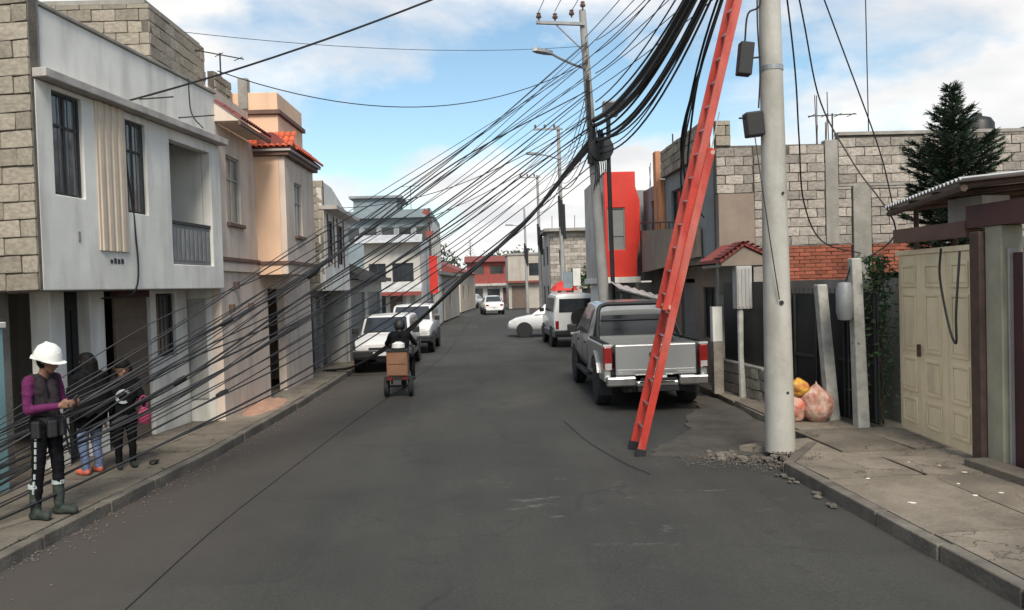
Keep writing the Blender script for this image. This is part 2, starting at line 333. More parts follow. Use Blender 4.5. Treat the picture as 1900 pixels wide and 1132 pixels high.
# ------------------------------------------------------------------ ground, road, pavements
def ground_mat():
    m = bpy.data.materials.new('asphalt'); m.use_nodes = True; MATS['asphalt'] = m
    t = m.node_tree; n = t.nodes; l = t.links; b = n['Principled BSDF']; b.inputs['Roughness'].default_value = .88
    tc = n.new('ShaderNodeTexCoord'); V = tc.outputs['Object']
    def noise_(s, d=5, r=.6, vec=V):
        q = n.new('ShaderNodeTexNoise'); q.inputs['Scale'].default_value = s; q.inputs['Detail'].default_value = d; q.inputs['Roughness'].default_value = r; l.new(vec, q.inputs['Vector']); return q.outputs['Fac']
    def ramp(f, p0, p1, c0, c1):
        q = n.new('ShaderNodeValToRGB'); q.color_ramp.elements[0].position = p0; q.color_ramp.elements[1].position = p1; q.color_ramp.elements[0].color = (*c0, 1); q.color_ramp.elements[1].color = (*c1, 1); l.new(f, q.inputs[0]); return q.outputs[0]
    def mix(f, a, c, mode='MIX'):
        q = n.new('ShaderNodeMix'); q.data_type = 'RGBA'; q.blend_type = mode
        if isinstance(f, (int, float)): q.inputs[0].default_value = f
        else: l.new(f, q.inputs[0])
        l.new(a, q.inputs[6])
        if isinstance(c, tuple): q.inputs[7].default_value = (*c, 1)
        else: l.new(c, q.inputs[7])
        return q.outputs[2]
    def math_(op, a, c=None):
        q = n.new('ShaderNodeMath'); q.operation = op
        for i, z in enumerate((a, c)):
            if z is None: continue
            if isinstance(z, (int, float)): q.inputs[i].default_value = z
            else: l.new(z, q.inputs[i])
        return q.outputs[0]
    base = ramp(noise_(.55), .35, .65, (.034, .0335, .0305), (.048, .047, .0425))
    base = mix(1, base, ramp(noise_(140, 2), .3, .7, (.62, .62, .62), (1.4, 1.4, 1.38)), 'MULTIPLY')
    mp = n.new('ShaderNodeMapping'); mp.inputs['Scale'].default_value = (1.6, .16, 1); l.new(V, mp.inputs[0])
    base = mix(1, base, ramp(noise_(1., 4, .6, mp.outputs[0]), .3, .7, (.84, .84, .84), (1.14, 1.13, 1.11)), 'MULTIPLY')   # wheel-worn bands
    vo = n.new('ShaderNodeTexVoronoi'); vo.feature = 'DISTANCE_TO_EDGE'; vo.inputs['Scale'].default_value = .42
    ds = n.new('ShaderNodeVectorMath'); ds.operation = 'ADD'; nn = n.new('ShaderNodeTexNoise'); nn.inputs['Scale'].default_value = 1.3; nn.inputs['Detail'].default_value = 6; l.new(V, nn.inputs['Vector'])
    l.new(V, ds.inputs[0]); l.new(nn.outputs['Color'], ds.inputs[1]); l.new(ds.outputs[0], vo.inputs['Vector'])
    crk = math_('MULTIPLY', ramp(vo.outputs['Distance'], .0, .016, (1,1,1), (0,0,0)), ramp(noise_(.35, 3), .46, .56, (0,0,0), (.5,.5,.5)))
    pt = n.new('ShaderNodeTexVoronoi'); pt.distance = 'CHEBYCHEV'; pt.inputs['Scale'].default_value = .23; pt.inputs['Randomness'].default_value = 1.; l.new(V, pt.inputs['Vector'])
    base = mix(1, base, ramp(pt.outputs['Color'], .1, .9, (.80, .80, .80), (1.20, 1.19, 1.17)), 'MULTIPLY')     # patched areas
    base = mix(ramp(noise_(1.1, 5, .65), .60, .70, (0,0,0), (.45,.45,.45)), base, (.016, .0155, .015))         # oil and damp stains
    base = mix(1, base, ramp(noise_(34, 3, .7), .3, .7, (.84, .84, .84), (1.16, 1.16, 1.15)), 'MULTIPLY')
    base = mix(crk, base, (.014, .0135, .0125))
    sp = n.new('ShaderNodeSeparateXYZ'); l.new(V, sp.inputs[0])
    # dust swept towards the left gutter
    g = math_('ADD', math_('MULTIPLY', sp.outputs['X'], -.5), math_('MULTIPLY', noise_(.9, 6), 1.1))
    dust = ramp(math_('ADD', g, -1.35), 0., 1.1, (0,0,0), (.75,.75,.75))
    base = mix(dust, base, (.068, .055, .046))
    # pale plaster scrapes in the lane
    mp2 = n.new('ShaderNodeMapping'); mp2.inputs['Scale'].default_value = (1.2, 2.6, 1); mp2.inputs['Rotation'].default_value = (0, 0, .3); l.new(V, mp2.inputs[0])
    scr = ramp(noise_(1.4, 8, .7, mp2.outputs[0]), .59, .68, (0,0,0), (.55,.55,.55))
    vd = n.new('ShaderNodeVectorMath'); vd.operation = 'DISTANCE'; l.new(V, vd.inputs[0]); vd.inputs[1].default_value = (1.3, 7.8, 0)
    scr = math_('MULTIPLY', scr, ramp(math_('MULTIPLY', vd.outputs['Value'], .4), .3, .9, (1,1,1), (0,0,0)))
    base = mix(scr, base, (.19, .18, .165))
    l.new(base, b.inputs['Base Color'])
    bp = n.new('ShaderNodeBump'); bp.inputs['Strength'].default_value = .5; bp.inputs['Distance'].default_value = .012; l.new(noise_(110, 3), bp.inputs['Height']); l.new(bp.outputs[0], b.inputs['Normal'])
ground_mat()
mat('dirt', (.080, .069, .056), (.042, .038, .033), 2.2, .95, .6, 30, fine=.2)
mat('soil', (.20, .175, .14), (.13, .115, .095), .6, .95, .4, 20)
struct(MB().add([(-900,-200,-.05),(900,-200,-.05),(900,1600,-.05),(-900,1600,-.05)], [(0,1,2,3)]).build('ground', 'soil'))
KL = [(-4.6,-8),(-4.35,-1),(-4.2,3),(-4.07,6.42),(-3.72,10.54),(-3.57,15),(-3.52,21.1),(-3.03,37.8),(-1.6,71.6),(-.4,97)]
KR = [(3.9,-8),(3.7,-1),(3.56,4.8),(3.44,8.7),(4.35,9.75),(4.42,14.5),(4.3,22),(4.3,31),(4.6,45),(5.2,71),(6.2,97)]
def kx(K, y):
    for (a, b), (c, d) in zip(K, K[1:]):
        if b <= y <= d: return a+(c-a)*(y-b)/(d-b)
    return K[-1][0]
ys = [-8+.75*i for i in range(140)]
rd = MB()
for a, b in zip(ys, ys[1:]):
    if b > 97: break
    row = lambda y: [(kx(KL,y)+(kx(KR,y)-kx(KL,y))*k/8, y, -.004+.035*math.sin(math.pi*k/8)) for k in range(9)]
    A, B = row(a), row(b)
    for k in range(8): rd.add([A[k],A[k+1],B[k+1],B[k]], [(0,1,2,3)])
struct(rd.build('road', 'asphalt', smooth=True))
struct(MB().box(-40,60,97,110,-.03,-.004).build('cross_road', 'asphalt'))
struct(MB().box(4.3,40,26.5,33,-.03,-.008).build('side_road', 'asphalt'))
def slabbed(name, K, sgn, y0, y1, yd, far, cols, step, zt):
    base = MB()
    yy = [-8]+[b for a, b in K if -8 < b < 97]+[97]
    for a, b in zip(yy, yy[1:]):
        base.hexa([(kx(K,a)+sgn*.13,a,-.04),(kx(K,a)+sgn*far,a,-.04),(kx(K,b)+sgn*far,b,-.04),(kx(K,b)+sgn*.13,b,-.04),
                   (kx(K,a)+sgn*.13,a,zt-.022),(kx(K,a)+sgn*far,a,zt-.022),(kx(K,b)+sgn*far,b,zt-.022),(kx(K,b)+sgn*.13,b,zt-.022)])
    p = struct(base.build(name, 'slab'))
    rr = random.Random(5+int(sgn))
    y = y0
    while y < y1:
        st = step*rr.uniform(.8,1.2); ye = min(y+st, y1)
        for c0, c1 in zip(cols, cols[1:]):
            g = .012
            def edge(p0, p1, n=4): return [tuple(Vector(p0).lerp(Vector(p1), k/n)+Vector((rr.uniform(-.012,.012), rr.uniform(-.012,.012)))) for k in range(n)]
            q = [(kx(K,y)+sgn*(c0+g), y+g), (kx(K,y)+sgn*(c1-g), y+g+rr.uniform(-.03,.03)), (kx(K,ye)+sgn*(c1-g), ye-g), (kx(K,ye)+sgn*(c0+g), ye-g+rr.uniform(-.02,.02))]
            poly = edge(q[0],q[1])+edge(q[1],q[2])+edge(q[2],q[3])+edge(q[3],q[0])
            o = MB().prism(poly, zt-.03, zt).build('slab', 'slab', p)
            cx = sum(a[0] for a in q)/4; cy = sum(a[1] for a in q)/4
            Mx = Matrix.Translation((cx,cy,zt)) @ Matrix.Rotation(rr.uniform(-.007,.007),4,'X') @ Matrix.Rotation(rr.uniform(-.007,.007),4,'Y') @ Matrix.Translation((-cx,-cy,-zt))
            o.data.transform(Mx)
        y = ye
    y = yd
    kb = struct(MB().box(0,.01,0,.01,-.05,-.04).build(name.replace('pavement','kerb'), 'kerbstone'))
    while y < (30 if sgn < 0 else 8.6):
        ln = rr.uniform(.85,1.1); a, b = kx(K,y), kx(K,y+ln-.015); dz = rr.uniform(-.008,.004); j = rr.uniform(-.01,.01)
        q = [(a+j,y,-.05),(a+j+sgn*.125,y,-.05),(b+j+sgn*.125,y+ln-.015,-.05),(b+j,y+ln-.015,-.05)]
        if sgn < 0: q = [q[1],q[0],q[3],q[2]]
        MB().hexa(q+[(x,yy_,zt+.004+dz) for x,yy_,_ in q]).build('kerbstone', 'kerbstone', kb, bevel=.012)
        y += ln
    return p
slabbed('pavement_left', KL, -1, 1., 30., 0., 16, [.13,.85,1.75], 1.15, .12)
slabbed('pavement_right', KR, 1, 1., 8.6, 0., 20, [.13,1.2,2.25], 1.7, .12)
ap = struct(MB().prism([(3.3,9.6),(4.5,8.9),(6.5,8.9),(6.5,15.5),(4.45,15.5),(4.35,9.9),(3.6,9.75)], -.03, .10).build('driveway', 'slab'))
rj = random.Random(31); ol = [(2.15,9.5),(2.6,9.35),(3.2,9.42),(3.5,9.3),(4.3,9.9),(4.4,14.4),(4.0,14.2),(3.75,13.0),(3.3,12.2),(3.1,11.2),(2.7,10.5),(2.3,10.0)]
ol = [(a[0]+(b[0]-a[0])*k/7+rj.gauss(0,.035), a[1]+(b[1]-a[1])*k/7+rj.gauss(0,.035)) for a, b in zip(ol, ol[1:]+ol[:1]) for k in range(7)]
struct(MB().prism(ol,-.02,.030).build('dirt_apron','dirt'))
rr = random.Random(9)
for (x0,y0,x1,y1) in [(4.36,9.0,5.2,10.3),(5.22,9.0,5.9,10.3),(4.40,10.35,5.3,11.6),(4.42,11.65,5.1,13.0),(4.42,13.05,4.95,14.5)]:
    pl = [(x0+rr.uniform(-.05,.05),y0+rr.uniform(-.05,.03)),((x0+x1)/2,y0+rr.uniform(-.03,.03)),(x1,y0),(x1,y1),((x0+x1)/2,y1+rr.uniform(-.03,.03)),(x0+rr.uniform(-.05,.05),y1)]
    MB().prism(pl, .09, .125+rr.uniform(-.006,.006)).build('slab', 'slab', ap)
# ------------------------------------------------------------------ house A: white upper storey jutting over the pavement, block gable
F = math.atan2(4.45,.65)
A = thing('white_house', 'white plastered house with jutting upper floor and bare block side wall', 'house', (-4.92,8.745,0), F)
I = Matrix.Identity(4)
hA = [(.27,.79,3.48,4.69),(1.64,2.12,3.40,4.65),(2.72,3.92,2.73,4.58)]
MB().wall(0,4.25,2.36,4.75,0,.16,hA).build('upper_wall','plaster_white',A,bevel=.012)
MB().box(0.0,4.25,.16,7,2.36,2.50).build('floor_slab','plaster_grey',A)
MB().box(-.02,4.27,-.16,.14,4.755,4.86).build('ledge','plaster_ledge',A,bevel=.012)
MB().box(0,4.25,.05,.21,4.865,5.62).build('parapet','plaster_white',A,bevel=.012)
MB().box(-.02,4.27,.02,.24,5.623,5.67).build('coping','cement',A,bevel=.01)
MB().box(0.06,4.2,.22,7,4.80,4.90).build('roof_slab','cement',A)
MB().box(4.10,4.25,.163,7,2.505,5.6).build('party_wall','plaster_grey',A)
MB().box(.12,4.1,6.8,7,.12,5.2).build('back_wall','plaster_grey',A)
MB().box(.12,4.1,3.9,4.0,2.505,4.79).build('inner_wall','plaster_grey',A)
# pilasters
for i in range(4): MB().box(1.06+i*.135,1.06+i*.135+.085,-.035,-.002,2.85,4.75).build('pilaster','tan',A,bevel=.012)
MB().box(1.02,1.62,-.018,-.001,2.86,4.745).build('pilaster_panel','tan',A)
window(A,I,.27,.79,3.48,4.69,.07,nx=2,nz=[4.3],gm='glass_clear',bars=4,curtain=True)
window(A,I,1.64,2.12,3.40,4.65,.07,nx=2,nz=[4.25],gm='glass_clear',bars=4,curtain=True)
# balcony
MB().box(2.60,2.72,.162,1.15,2.505,4.745).box(3.92,4.06,.162,1.15,2.505,4.745).build('balcony_side','plaster_white',A)
MB().wall(2.72,3.92,2.505,4.745,1.05,1.15,[(2.95,3.55,2.52,4.4)]).build('balcony_wall','plaster_grey',A)
MB().box(2.95,3.55,1.09,1.12,2.52,4.4).build('balcony_door','shutter',A)
b = MB().box(2.72,3.92,.05,.10,2.735,3.34).build('balcony_panel','shutter',A)
MB().box(2.70,3.94,.03,.12,3.343,3.39).build('handrail','iron',b)
for k in range(9): MB().box(2.80+k*.125,2.86+k*.125,.038,.049,2.80,3.28).build('baluster','zinc_dull',b)
# faded marks and vent grilles on the facade
nb = MB()
for k,(a,h) in enumerate([(0,.05),(.075,.07),(.15,.06),(.225,.065)]): nb.box(1.22+a,1.27+a,-.006,-.001,2.70,2.70+h)
nb.build('faded_number','iron',A)
MB().box(.62,.66,-.008,-.001,2.95,3.07).build('patch','cement',A)
# block gable facing down the street
G = fr(0,0,R_(-90))    # x runs out of the facade plane; y into the house
SB = fr(-.062,7,R_(-90))   # local x 0..7 from the back to the front corner
blocks(A, SB, 4.2,6.995, 2.36,6.3, jag=lambda x,z: z > 5.75 and x > 6.62)
MB(SB).box(0,4.19,.0,.14,.12,5.6).build('gable_wall','cement',A)
MB(SB).box(4.2,6.98,.145,.20,4.86,6.3).build('gable_backing','cement',A)
# ground floor, set back
y = .6
for a,bx_ in [(.80,1.07),(1.56,1.87)]: MB().box(a,bx_,y-.05,y+.22,.12,2.36).build('column','plaster_white',A,bevel=.012)
MB().wall(3.05,4.1,.12,2.36,y,y+.15,[(3.2,3.75,1.30,2.30)]).build('ground_wall','plaster_white',A,bevel=.01)
window(A,I,3.2,3.75,1.30,2.30,y+.08,nx=1,nz=1,bars=5)
d = MB().box(1.09,1.54,y+.12,y+.16,.13,2.35).build('door','black_gate',A)
for k in range(3): MB().box(1.14+k*.13,1.22+k*.13,y+.105,y+.119,.3,2.1).build('panel','black_gate',d)
d = MB().box(2.24,3.02,y+.05,y+.09,.13,2.25).build('door','wood_brown',A); d['label'] = 'plain brown metal door'
for k in range(1,7): MB().box(2.26,3.0,y+.038,y+.05,.13+k*.3,.145+k*.3).build('rib','wood_brown',d)
MB().box(2.24,3.02,y+.0,y+.12,2.253,2.355).build('lintel','oxblood',A)
MB().box(1.9,2.22,y+.45,y+.5,.13,2.35).build('dark_door','black_gate',A)
MB().box(1.88,2.23,y+.55,y+.6,.13,2.35).build('hall_wall','plaster_grey',A)
MB().wall(-.5,.8,.12,2.355,y+.5,y+.6,[(-.35,.65,.14,2.2)]).build('porch_wall','cement',A)
g = MB().box(-.33,.63,y+.53,y+.56,.15,2.18).build('porch_door','black_gate',A)
for k in range(7): MB().tube([(-.28+k*.14,y+.44,.15),(-.28+k*.14,y+.44,2.1)],.009,6).build('bar','iron',g)
MB().box(.12,4.1,y+2.2,y+2.3,.12,2.36).build('inner_ground_wall','plaster_grey',A)
for a,z,ln in ((2.1,5.02,.42),(3.1,4.98,.5)): MB().tube([(a,.06,z),(a+.05,-ln,z+.02)],.010,6).build('iron_rod','iron',A)
# ------------------------------------------------------------------ teal neighbour at the frame edge
T = thing('teal_house', 'teal painted low wall of the house at the left edge', 'house', (-5.75,4.4,0), math.atan2(4.3,.4))
MB().wall(0,4.3,.12,1.95,0,.16).build('wall','teal',T,bevel=.01)
MB().box(-.02,4.32,-.03,.19,1.953,2.02).build('coping','plaster_white',T,bevel=.01)
MB().box(-4,3.5,2.6,2.8,.12,5.6).build('set_back_wall','plaster_grey',T)
# ------------------------------------------------------------------ house B: beige front with peach bay tower
FB = R_(88.4)
B = thing('peach_house', 'beige and peach house with a bay tower and orange tiled skirt roof', 'house', (-4.36,12.98,0), FB)
# local: x along the street, y into the house (towards -X world); bay pokes to y<0
MB().wall(0,6.0,2.72,5.15,0,.16,[(.42,1.12,3.52,4.70)]).build('upper_wall','beige',B,bevel=.01)
MB().wall(0,6.0,.12,2.70,0.02,.18,[(2.55,3.7,.12,2.35)]).build('ground_wall','beige',B)
MB().box(0,.14,.182,1.0,.12,2.70).build('return_wall','plaster_white',B)
rw = MB(fr(-.012,0,0))
for (a,c,z0,z1) in [(.28,.58,.5,2.2),(.64,.92,.5,2.2)]:
    MB().box(-.03,-.001,a,c,z0,z1).build('relief_panel','plaster_grey',B,bevel=.012)
window(B,I,.42,1.12,3.52,4.70,.06,fm='plaster_ledge',gm='glass_green',nx=2,nz=[4.3],curtain=True,sill='trim_brown')
MB().box(-.01,2.0,-.05,-.001,2.84,2.90).build('band','trim_brown',B)
MB().box(-.01,2.0,-.03,-.001,2.66,2.80).build('band','beige',B)
MB().box(0,6,.16,7,5.0,5.14).build('roof_slab','cement',B)
MB().box(0,6,6.9,7,.12,5.1).build('back_wall','beige',B)
MB().box(0,.14,.17,6.9,2.72,5.0).build('side_wall','beige',B)
MB().box(5.85,6,.17,6.9,.12,5.0).build('side_wall','beige',B)
MB().box(0,6,1.5,1.6,.12,2.7).build('inner_wall','plaster_grey',B)
# small tiled eave over the beige part
TL = {}
def tile_mesh(m):
    if m in TL: return TL[m]
    mb = MB(); n = 6
    vs = [];
    for yv in (0,1):
        for th in (1.,.8):
            for k in range(n+1):
                a = math.pi*k/n; vs.append((math.cos(a)*.5*(th-.06*yv), yv, math.sin(a)*.42*(th-.06*yv)))
    q = n+1
    fs = []
    for k in range(n):
        fs.append((k,k+1,2*q+k+1,2*q+k)); fs.append((q+k,3*q+k,3*q+k+1,q+k+1)); fs.append((k,q+k,q+k+1,k+1)); fs.append((2*q+k,2*q+k+1,3*q+k+1,3*q+k))
    TL[m] = mb.add(vs,fs).mesh('tile',m,smooth=True); return TL[m]
def tiles(parent, M, x0, x1, run, rise, rows, m, tw=.115):
    n = max(1,int((x1-x0)/tw)); sl = math.atan2(rise,run); ln = math.hypot(run,rise)/rows
    for r in range(rows):
        for k in range(n):
            o = bpy.data.objects.new('roof_tile', tile_mesh(m)); C.objects.link(o); o.parent = parent
            o.matrix_basis = M @ Matrix.Translation((x0+(k+.5)*(x1-x0)/n, math.cos(sl)*ln*r, math.sin(sl)*ln*r+.012)) @ Matrix.Rotation(sl-.05,4,'X') @ Matrix.Diagonal(((x1-x0)/n, ln*1.08, (x1-x0)/n, 1))
e = MB().prism([(-.42,5.17),(0,5.17),(0,5.47)],-.05,1.62,'x').build('eave','beige',B)
MB().box(-.05,1.62,-.44,-.40,5.10,5.16).build('eave_edge','trim_brown',B)
tiles(e, Matrix.Translation((0,-.44,5.19)), -.05, 1.62, .42, .30, 3, 'tile_dark')
MB().box(0.0,2.0,.1,.25,5.15,5.78).build('parapet','beige',B)
# bay: x 1.95..4.15, y -.62..0
MB().wall(1.98,4.2,2.62,4.92,-.58,-.46,[(2.62,3.18,3.42,4.50)]).build('bay_front','beige',B,bevel=.01)
MB().box(1.98,2.10,-.46,.14,2.62,4.92).build('bay_side','peach',B); MB().box(4.08,4.2,-.46,-.001,2.62,4.92).build('bay_side','peach',B)
MB().box(2.1,4.08,-.46,-.001,2.62,2.74).build('bay_floor','beige',B)
window(B,fr(0,-.58),2.62,3.18,3.42,4.50,.05,fm='plaster_ledge',gm='glass_green',nx=2,nz=[4.1],curtain=True,sill='trim_brown')
MB().box(1.95,4.23,-.62,-.585,2.82,2.88).box(1.945,1.975,-.585,.1,2.82,2.88).build('band','trim_brown',B)
MB().box(1.9,4.28,-.68,.14,4.925,5.0).build('bay_cornice','trim_brown',B,bevel=.01)
MB().box(1.86,4.32,-.74,.14,5.003,5.05).build('bay_cornice','plaster_ledge',B,bevel=.01)
sk = MB().prism([(-.76,5.055),(-.42,5.36),(-.1,5.36),(-.1,5.055)],1.86,4.32,'x').build('skirt_roof','tile_dark',B)
tiles(sk, Matrix.Translation((0,-.78,5.06)), 2.18, 4.34, .38, .34, 3, 'tile')
tiles(sk, Matrix.Translation((1.84,.14,5.06)) @ Matrix.Rotation(R_(-90),4,'Z'), 0, .92, .38, .34, 3, 'tile')
MB().prism([(1.86,5.058),(2.2,5.36),(2.2,5.058)],-.72,.14,'y').build('skirt_roof','tile_dark',sk)
MB().box(2.2,4.05,-.42,1.4,5.36,5.78).build('tower','peach',B,bevel=.01)
MB().box(2.14,4.11,-.48,1.46,5.783,5.87).build('tower_band','trim_brown',B,bevel=.01)
MB().box(2.2,4.05,-.42,1.4,5.873,6.22).build('tower_top','peach',B,bevel=.01)
MB().box(2.16,2.34,.15,.33,5.9,6.5).build('tower_pillar','cement',B)
blocks(B, fr(1.3,.45,R_(0)), 0.0,.84,5.80,6.4,bw=.28,bh=.15)
# lower storey details
for (a,z) in [(.62,2.35),(1.35,1.95),(.35,1.95)]:
    MB().box(a,a+.09,-.06,.018,z,z+.13).build('wall_lamp','trim_brown',B)
d = MB().box(2.55,3.7,.42,.46,.13,2.34).build('door','shutter',B)
for k in range(1,8): MB().box(2.57,3.68,.405,.419,.13+k*.27,.15+k*.27).build('rib','shutter',d)
# rooftop room of bare blocks behind the white parapet
RT = fr(.2,1.12,0)
blocks(B, RT, 0,2.4,5.16,7.25,bw=.4,bh=.2,m='block')
blocks(B, fr(.2,3.1,R_(-90)), 0,1.975,5.16,7.25,bw=.4,bh=.2,m='block')
MB().box(.22,2.58,1.2,3.0,7.253,7.33).build('room_slab','cement',B)
MB().box(.36,2.58,2.9,3.0,5.16,7.25).build('room_wall','cement',B)
# ------------------------------------------------------------------ house C: block gable, white street front
Hc = thing('block_house', 'narrow house with block side wall and white front beyond the peach tower', 'house', (-3.86,19.2,0), R_(90.5))
SC = fr(0,4.5,R_(-90))
blocks(Hc, SC, 2.9,4.495,2.28,5.05,bw=.3,bh=.2)
MB(SC).box(0,2.89,0,.14,.12,5.0).build('gable_wall','cement',Hc)
MB().wall(0,3.7,2.28,4.32,0,.14,[(.5,1.2,3.0,4.1),(1.9,2.7,3.0,4.1)]).build('upper_wall','plaster_white',Hc)
window(Hc,I,.5,1.2,3.0,4.1,.05,fm='oxblood',gm='glass',nx=2,nz=1); window(Hc,I,1.9,2.7,3.0,4.1,.05,fm='oxblood',gm='glass',nx=2,nz=1)
for a in (.38,1.24,1.76,2.74): MB().box(a,a+.1,-.02,-.001,2.9,4.25).build('pilaster','oxblood',Hc)
MB().box(-.03,3.75,-.34,.12,4.325,4.42).build('eave','plaster_ledge',Hc)
MB().prism([(0,4.42),(3.7,4.42),(3.7,4.62),(1.4,5.05),(0,5.05)],.04,.16,'y').build('parapet','plaster_white',Hc)
MB().box(.14,3.7,.14,4.4,2.28,2.4).box(.14,3.7,.16,4.4,4.33,4.41).build('slab','cement',Hc)
MB().box(3.6,3.7,.142,4.4,.12,4.32).build('far_gable','plaster_grey',Hc); MB().box(.14,3.7,4.4,4.5,.12,4.9).build('back_wall','cement',Hc)
for a in (.05,1.15,2.3,3.4): MB().box(a,a+.16,.62,.78,.12,2.28).build('post','iron' if a < 2 else 'cement',Hc)
for a,c_,m in [(.22,1.14,'zinc_dull'),(1.32,2.29,'zinc_dull'),(2.47,3.39,'shutter')]:
    s_ = MB().box(a,c_,.72,.75,.13,2.1).build('roller_shutter',m,Hc)
    for k in range(14): MB().box(a+.01,c_-.01,.70,.719,.16+k*.138,.20+k*.138).build('slat',m,s_)
MB().box(.02,3.6,.6,.8,2.12,2.275).build('lintel','iron',Hc)
# low shuttered shop next door with dark tile roof
Sh = thing('low_shop', 'low grey shuttered shop with dark pent roof behind the white jeep', 'shop', (-3.98,23.0,0), R_(88.5))
MB().wall(0,6.5,.12,2.6,0,.15,[(.4,2.8,.12,2.2),(3.4,6.0,.12,2.2)]).build('wall','plaster_grey',Sh)
for a,c_ in ((.4,2.8),(3.4,6.0)):
    s_ = MB().box(a,c_,.08,.11,.13,2.2).build('roller_shutter','shutter',Sh)
    for k in range(12): MB().box(a+.01,c_-.01,.06,.079,.18+k*.165,.235+k*.165).build('slat','shutter',s_)
MB().box(-.0,6.5,.15,5,2.45,2.6).build('slab','cement',Sh); MB().box(6.35,6.5,.151,5,.12,2.44).box(0,.1,.151,5,.12,2.44).build('side_wall','plaster_grey',Sh)
rf = MB().prism([(-.35,2.62),(2.6,3.9),(2.6,2.62)],-.1,6.6,'x').build('roof','black_gate',Sh)
for k in range(14): MB().obox((0.2+k*.46,1.1,3.272),(.05,3.2,.05),(math.atan2(1.28,2.95),0,0)).build('roof_rib','iron',rf)
MB().box(-.1,6.6,-.38,-.352,2.58,2.72).build('gutter','iron',Sh)
# ------------------------------------------------------------------ house D: grey three storeys, flat roofs
D = thing('grey_house', 'tall slate grey three storey house with strip windows and roof cabin', 'house', (-7.2,40,0), 0)
MB().wall(0,4.75,.1,6.0,0,.18,[(.3+i*.9,.3+i*.9+.72,4.75,5.55) for i in range(5)]).build('wall','steel_blue',D)
for i in range(5): window(D,I,.3+i*.9,.3+i*.9+.72,4.75,5.55,.08,fm='plaster_ledge',gm='glass',nx=1,nz=1,t=.05)
MB().prism([(-.35,6.003),(4.9,6.003),(4.75,6.45),(-.2,6.35)],-.35,.6,'y').build('roof','steel_blue',D)
MB().box(0,4.75,.6,9,6.0,6.4).build('roof_slab','steel_blue',D)
MB(fr(4.75,.18,R_(90))).wall(0,8.8,.1,6.0,-.02,.15,[(.6+i*1.6,1.6+i*1.6,z,z+1.2) for i in range(5) for z in (1.4,4.2)]).build('street_wall','plaster_white',D)
for i in range(5):
    for z in (1.4,4.2): window(D,fr(4.75,.18,R_(90)),.6+i*1.6,1.6+i*1.6,z,z+1.2,.05,fm='iron',gm='glass',nx=2,nz=1,t=.05)
MB().box(0,.15,.19,9,.1,6).build('far_wall','steel_blue',D)
MB().box(.6,2.9,.7,4,6.4,7.15).build('roof_cabin','steel_blue',D); MB().box(.4,3.2,.5,4.2,7.153,7.28).build('cabin_roof','zinc_dull',D)
# white shops in front of the grey house
W = thing('white_shop', 'white two storey shop with striped awning below the grey house', 'shop', (-5.4,35.9,0), 0)
MB().wall(0,2.62,.1,4.5,0,.15,[(.25,.95,1.0,2.0),(.2,1.0,2.6,3.5),(1.3,2.3,2.6,3.5),(1.15,1.75,.1,1.95)]).build('wall','far_pale',W); window(W,I,.2,1.0,2.6,3.5,.06,nx=2,t=.05)
window(W,I,.25,.95,1.0,2.0,.06,nx=2,t=.05); window(W,I,1.3,2.3,2.6,3.5,.06,nx=2,t=.05)
MB().box(1.15,1.75,.08,.12,.1,1.95).build('door','wood_brown',W)
MB().box(1.9,2.1,-.06,-.001,.1,2.1).box(2.35,2.55,-.06,-.001,.1,2.1).build('pilaster','plaster_white',W)
MB().box(2.47,2.62,.151,4,.1,4.5).build('side_wall','plaster_white',W); MB().box(0,.15,.151,4,.1,4.5).build('side_wall','plaster_white',W); MB().box(.15,2.47,.16,4,4.3,4.45).build('roof_slab','cement',W)
a_ = MB().prism([(-.9,2.12),(-.9,2.17),(0,2.62),(0,2.57)],.6,2.7,'x').build('awning','zinc',W)
MB().box(.6,2.7,-.92,-.901,1.98,2.15).build('valance','red_dull',a_)
MB().prism([(-.6,4.45),(.2,4.86),(.2,4.45)],-.4,2.75,'x').build('pent_roof','zinc',W)
# red vertical banner on a post
P = thing('banner_post', 'slim post carrying a tall red vertical banner beside the white shop', 'sign', (-2.42,38.2,0), 0)
MB().tube([(0,0,.1),(-.02,0,6.3)],.055,8).build('post','rust',P)
MB().obox((.12,-.06,2.95),(.42,.04,1.9)).build('banner','red_paint',P,bevel=.01)
MB().obox((-.03,-.04,5.0),(.34,.05,.3)).build('sign_board','red_dull',P); MB().obox((-.16,-.04,6.1),(.3,.05,.25),(0,.5,0)).build('sign_board','red_dull',P)
# far left row
FL = thing('far_left_house', 'low tan wall and house at the far left bend', 'house', (-2.75,44,0), R_(86))
MB().wall(0,16,.1,3.1,0,.2,[(1.5,2.6,1.0,2.2),(5,6.2,.1,2.2),(9,10.2,1.0,2.2)]).build('wall','far_wall',FL)
for a in (1.5,9): window(FL,I,a,a+(1.1 if a<2 else 1.2),1.0,2.2,.1,nx=2,t=.06)
MB().box(5,6.2,.1,.14,.12,2.2).build('door','wood_brown',FL)
MB().box(-.2,16.2,-.3,6,3.103,3.3).build('roof_slab','cement',FL); MB().box(0,.2,.2,6,.1,3.1).build('side_wall','far_wall',FL); MB().box(15.8,16,.2,6,.1,3.1).build('side_wall','far_wall',FL)
FL2 = thing('far_tan_house', 'tan far house with sloping roof left of the red building', 'house', (-1.7,66,0), R_(85))
MB().wall(0,14,.1,3.6,0,.2,[(2,3.2,1.2,2.4),(7,8.2,1.2,2.4)]).build('wall','tan',FL2)
for a in (2,7): window(FL2,I,a,a+1.2,1.2,2.4,.1,nx=2,t=.06)
MB().prism([(-.4,3.6),(2.8,4.9),(6,3.6)],-.3,14.3,'x').build('roof','tile_dark',FL2); MB().box(0,.2,.2,5.6,.1,3.6).build('side_wall','tan',FL2)
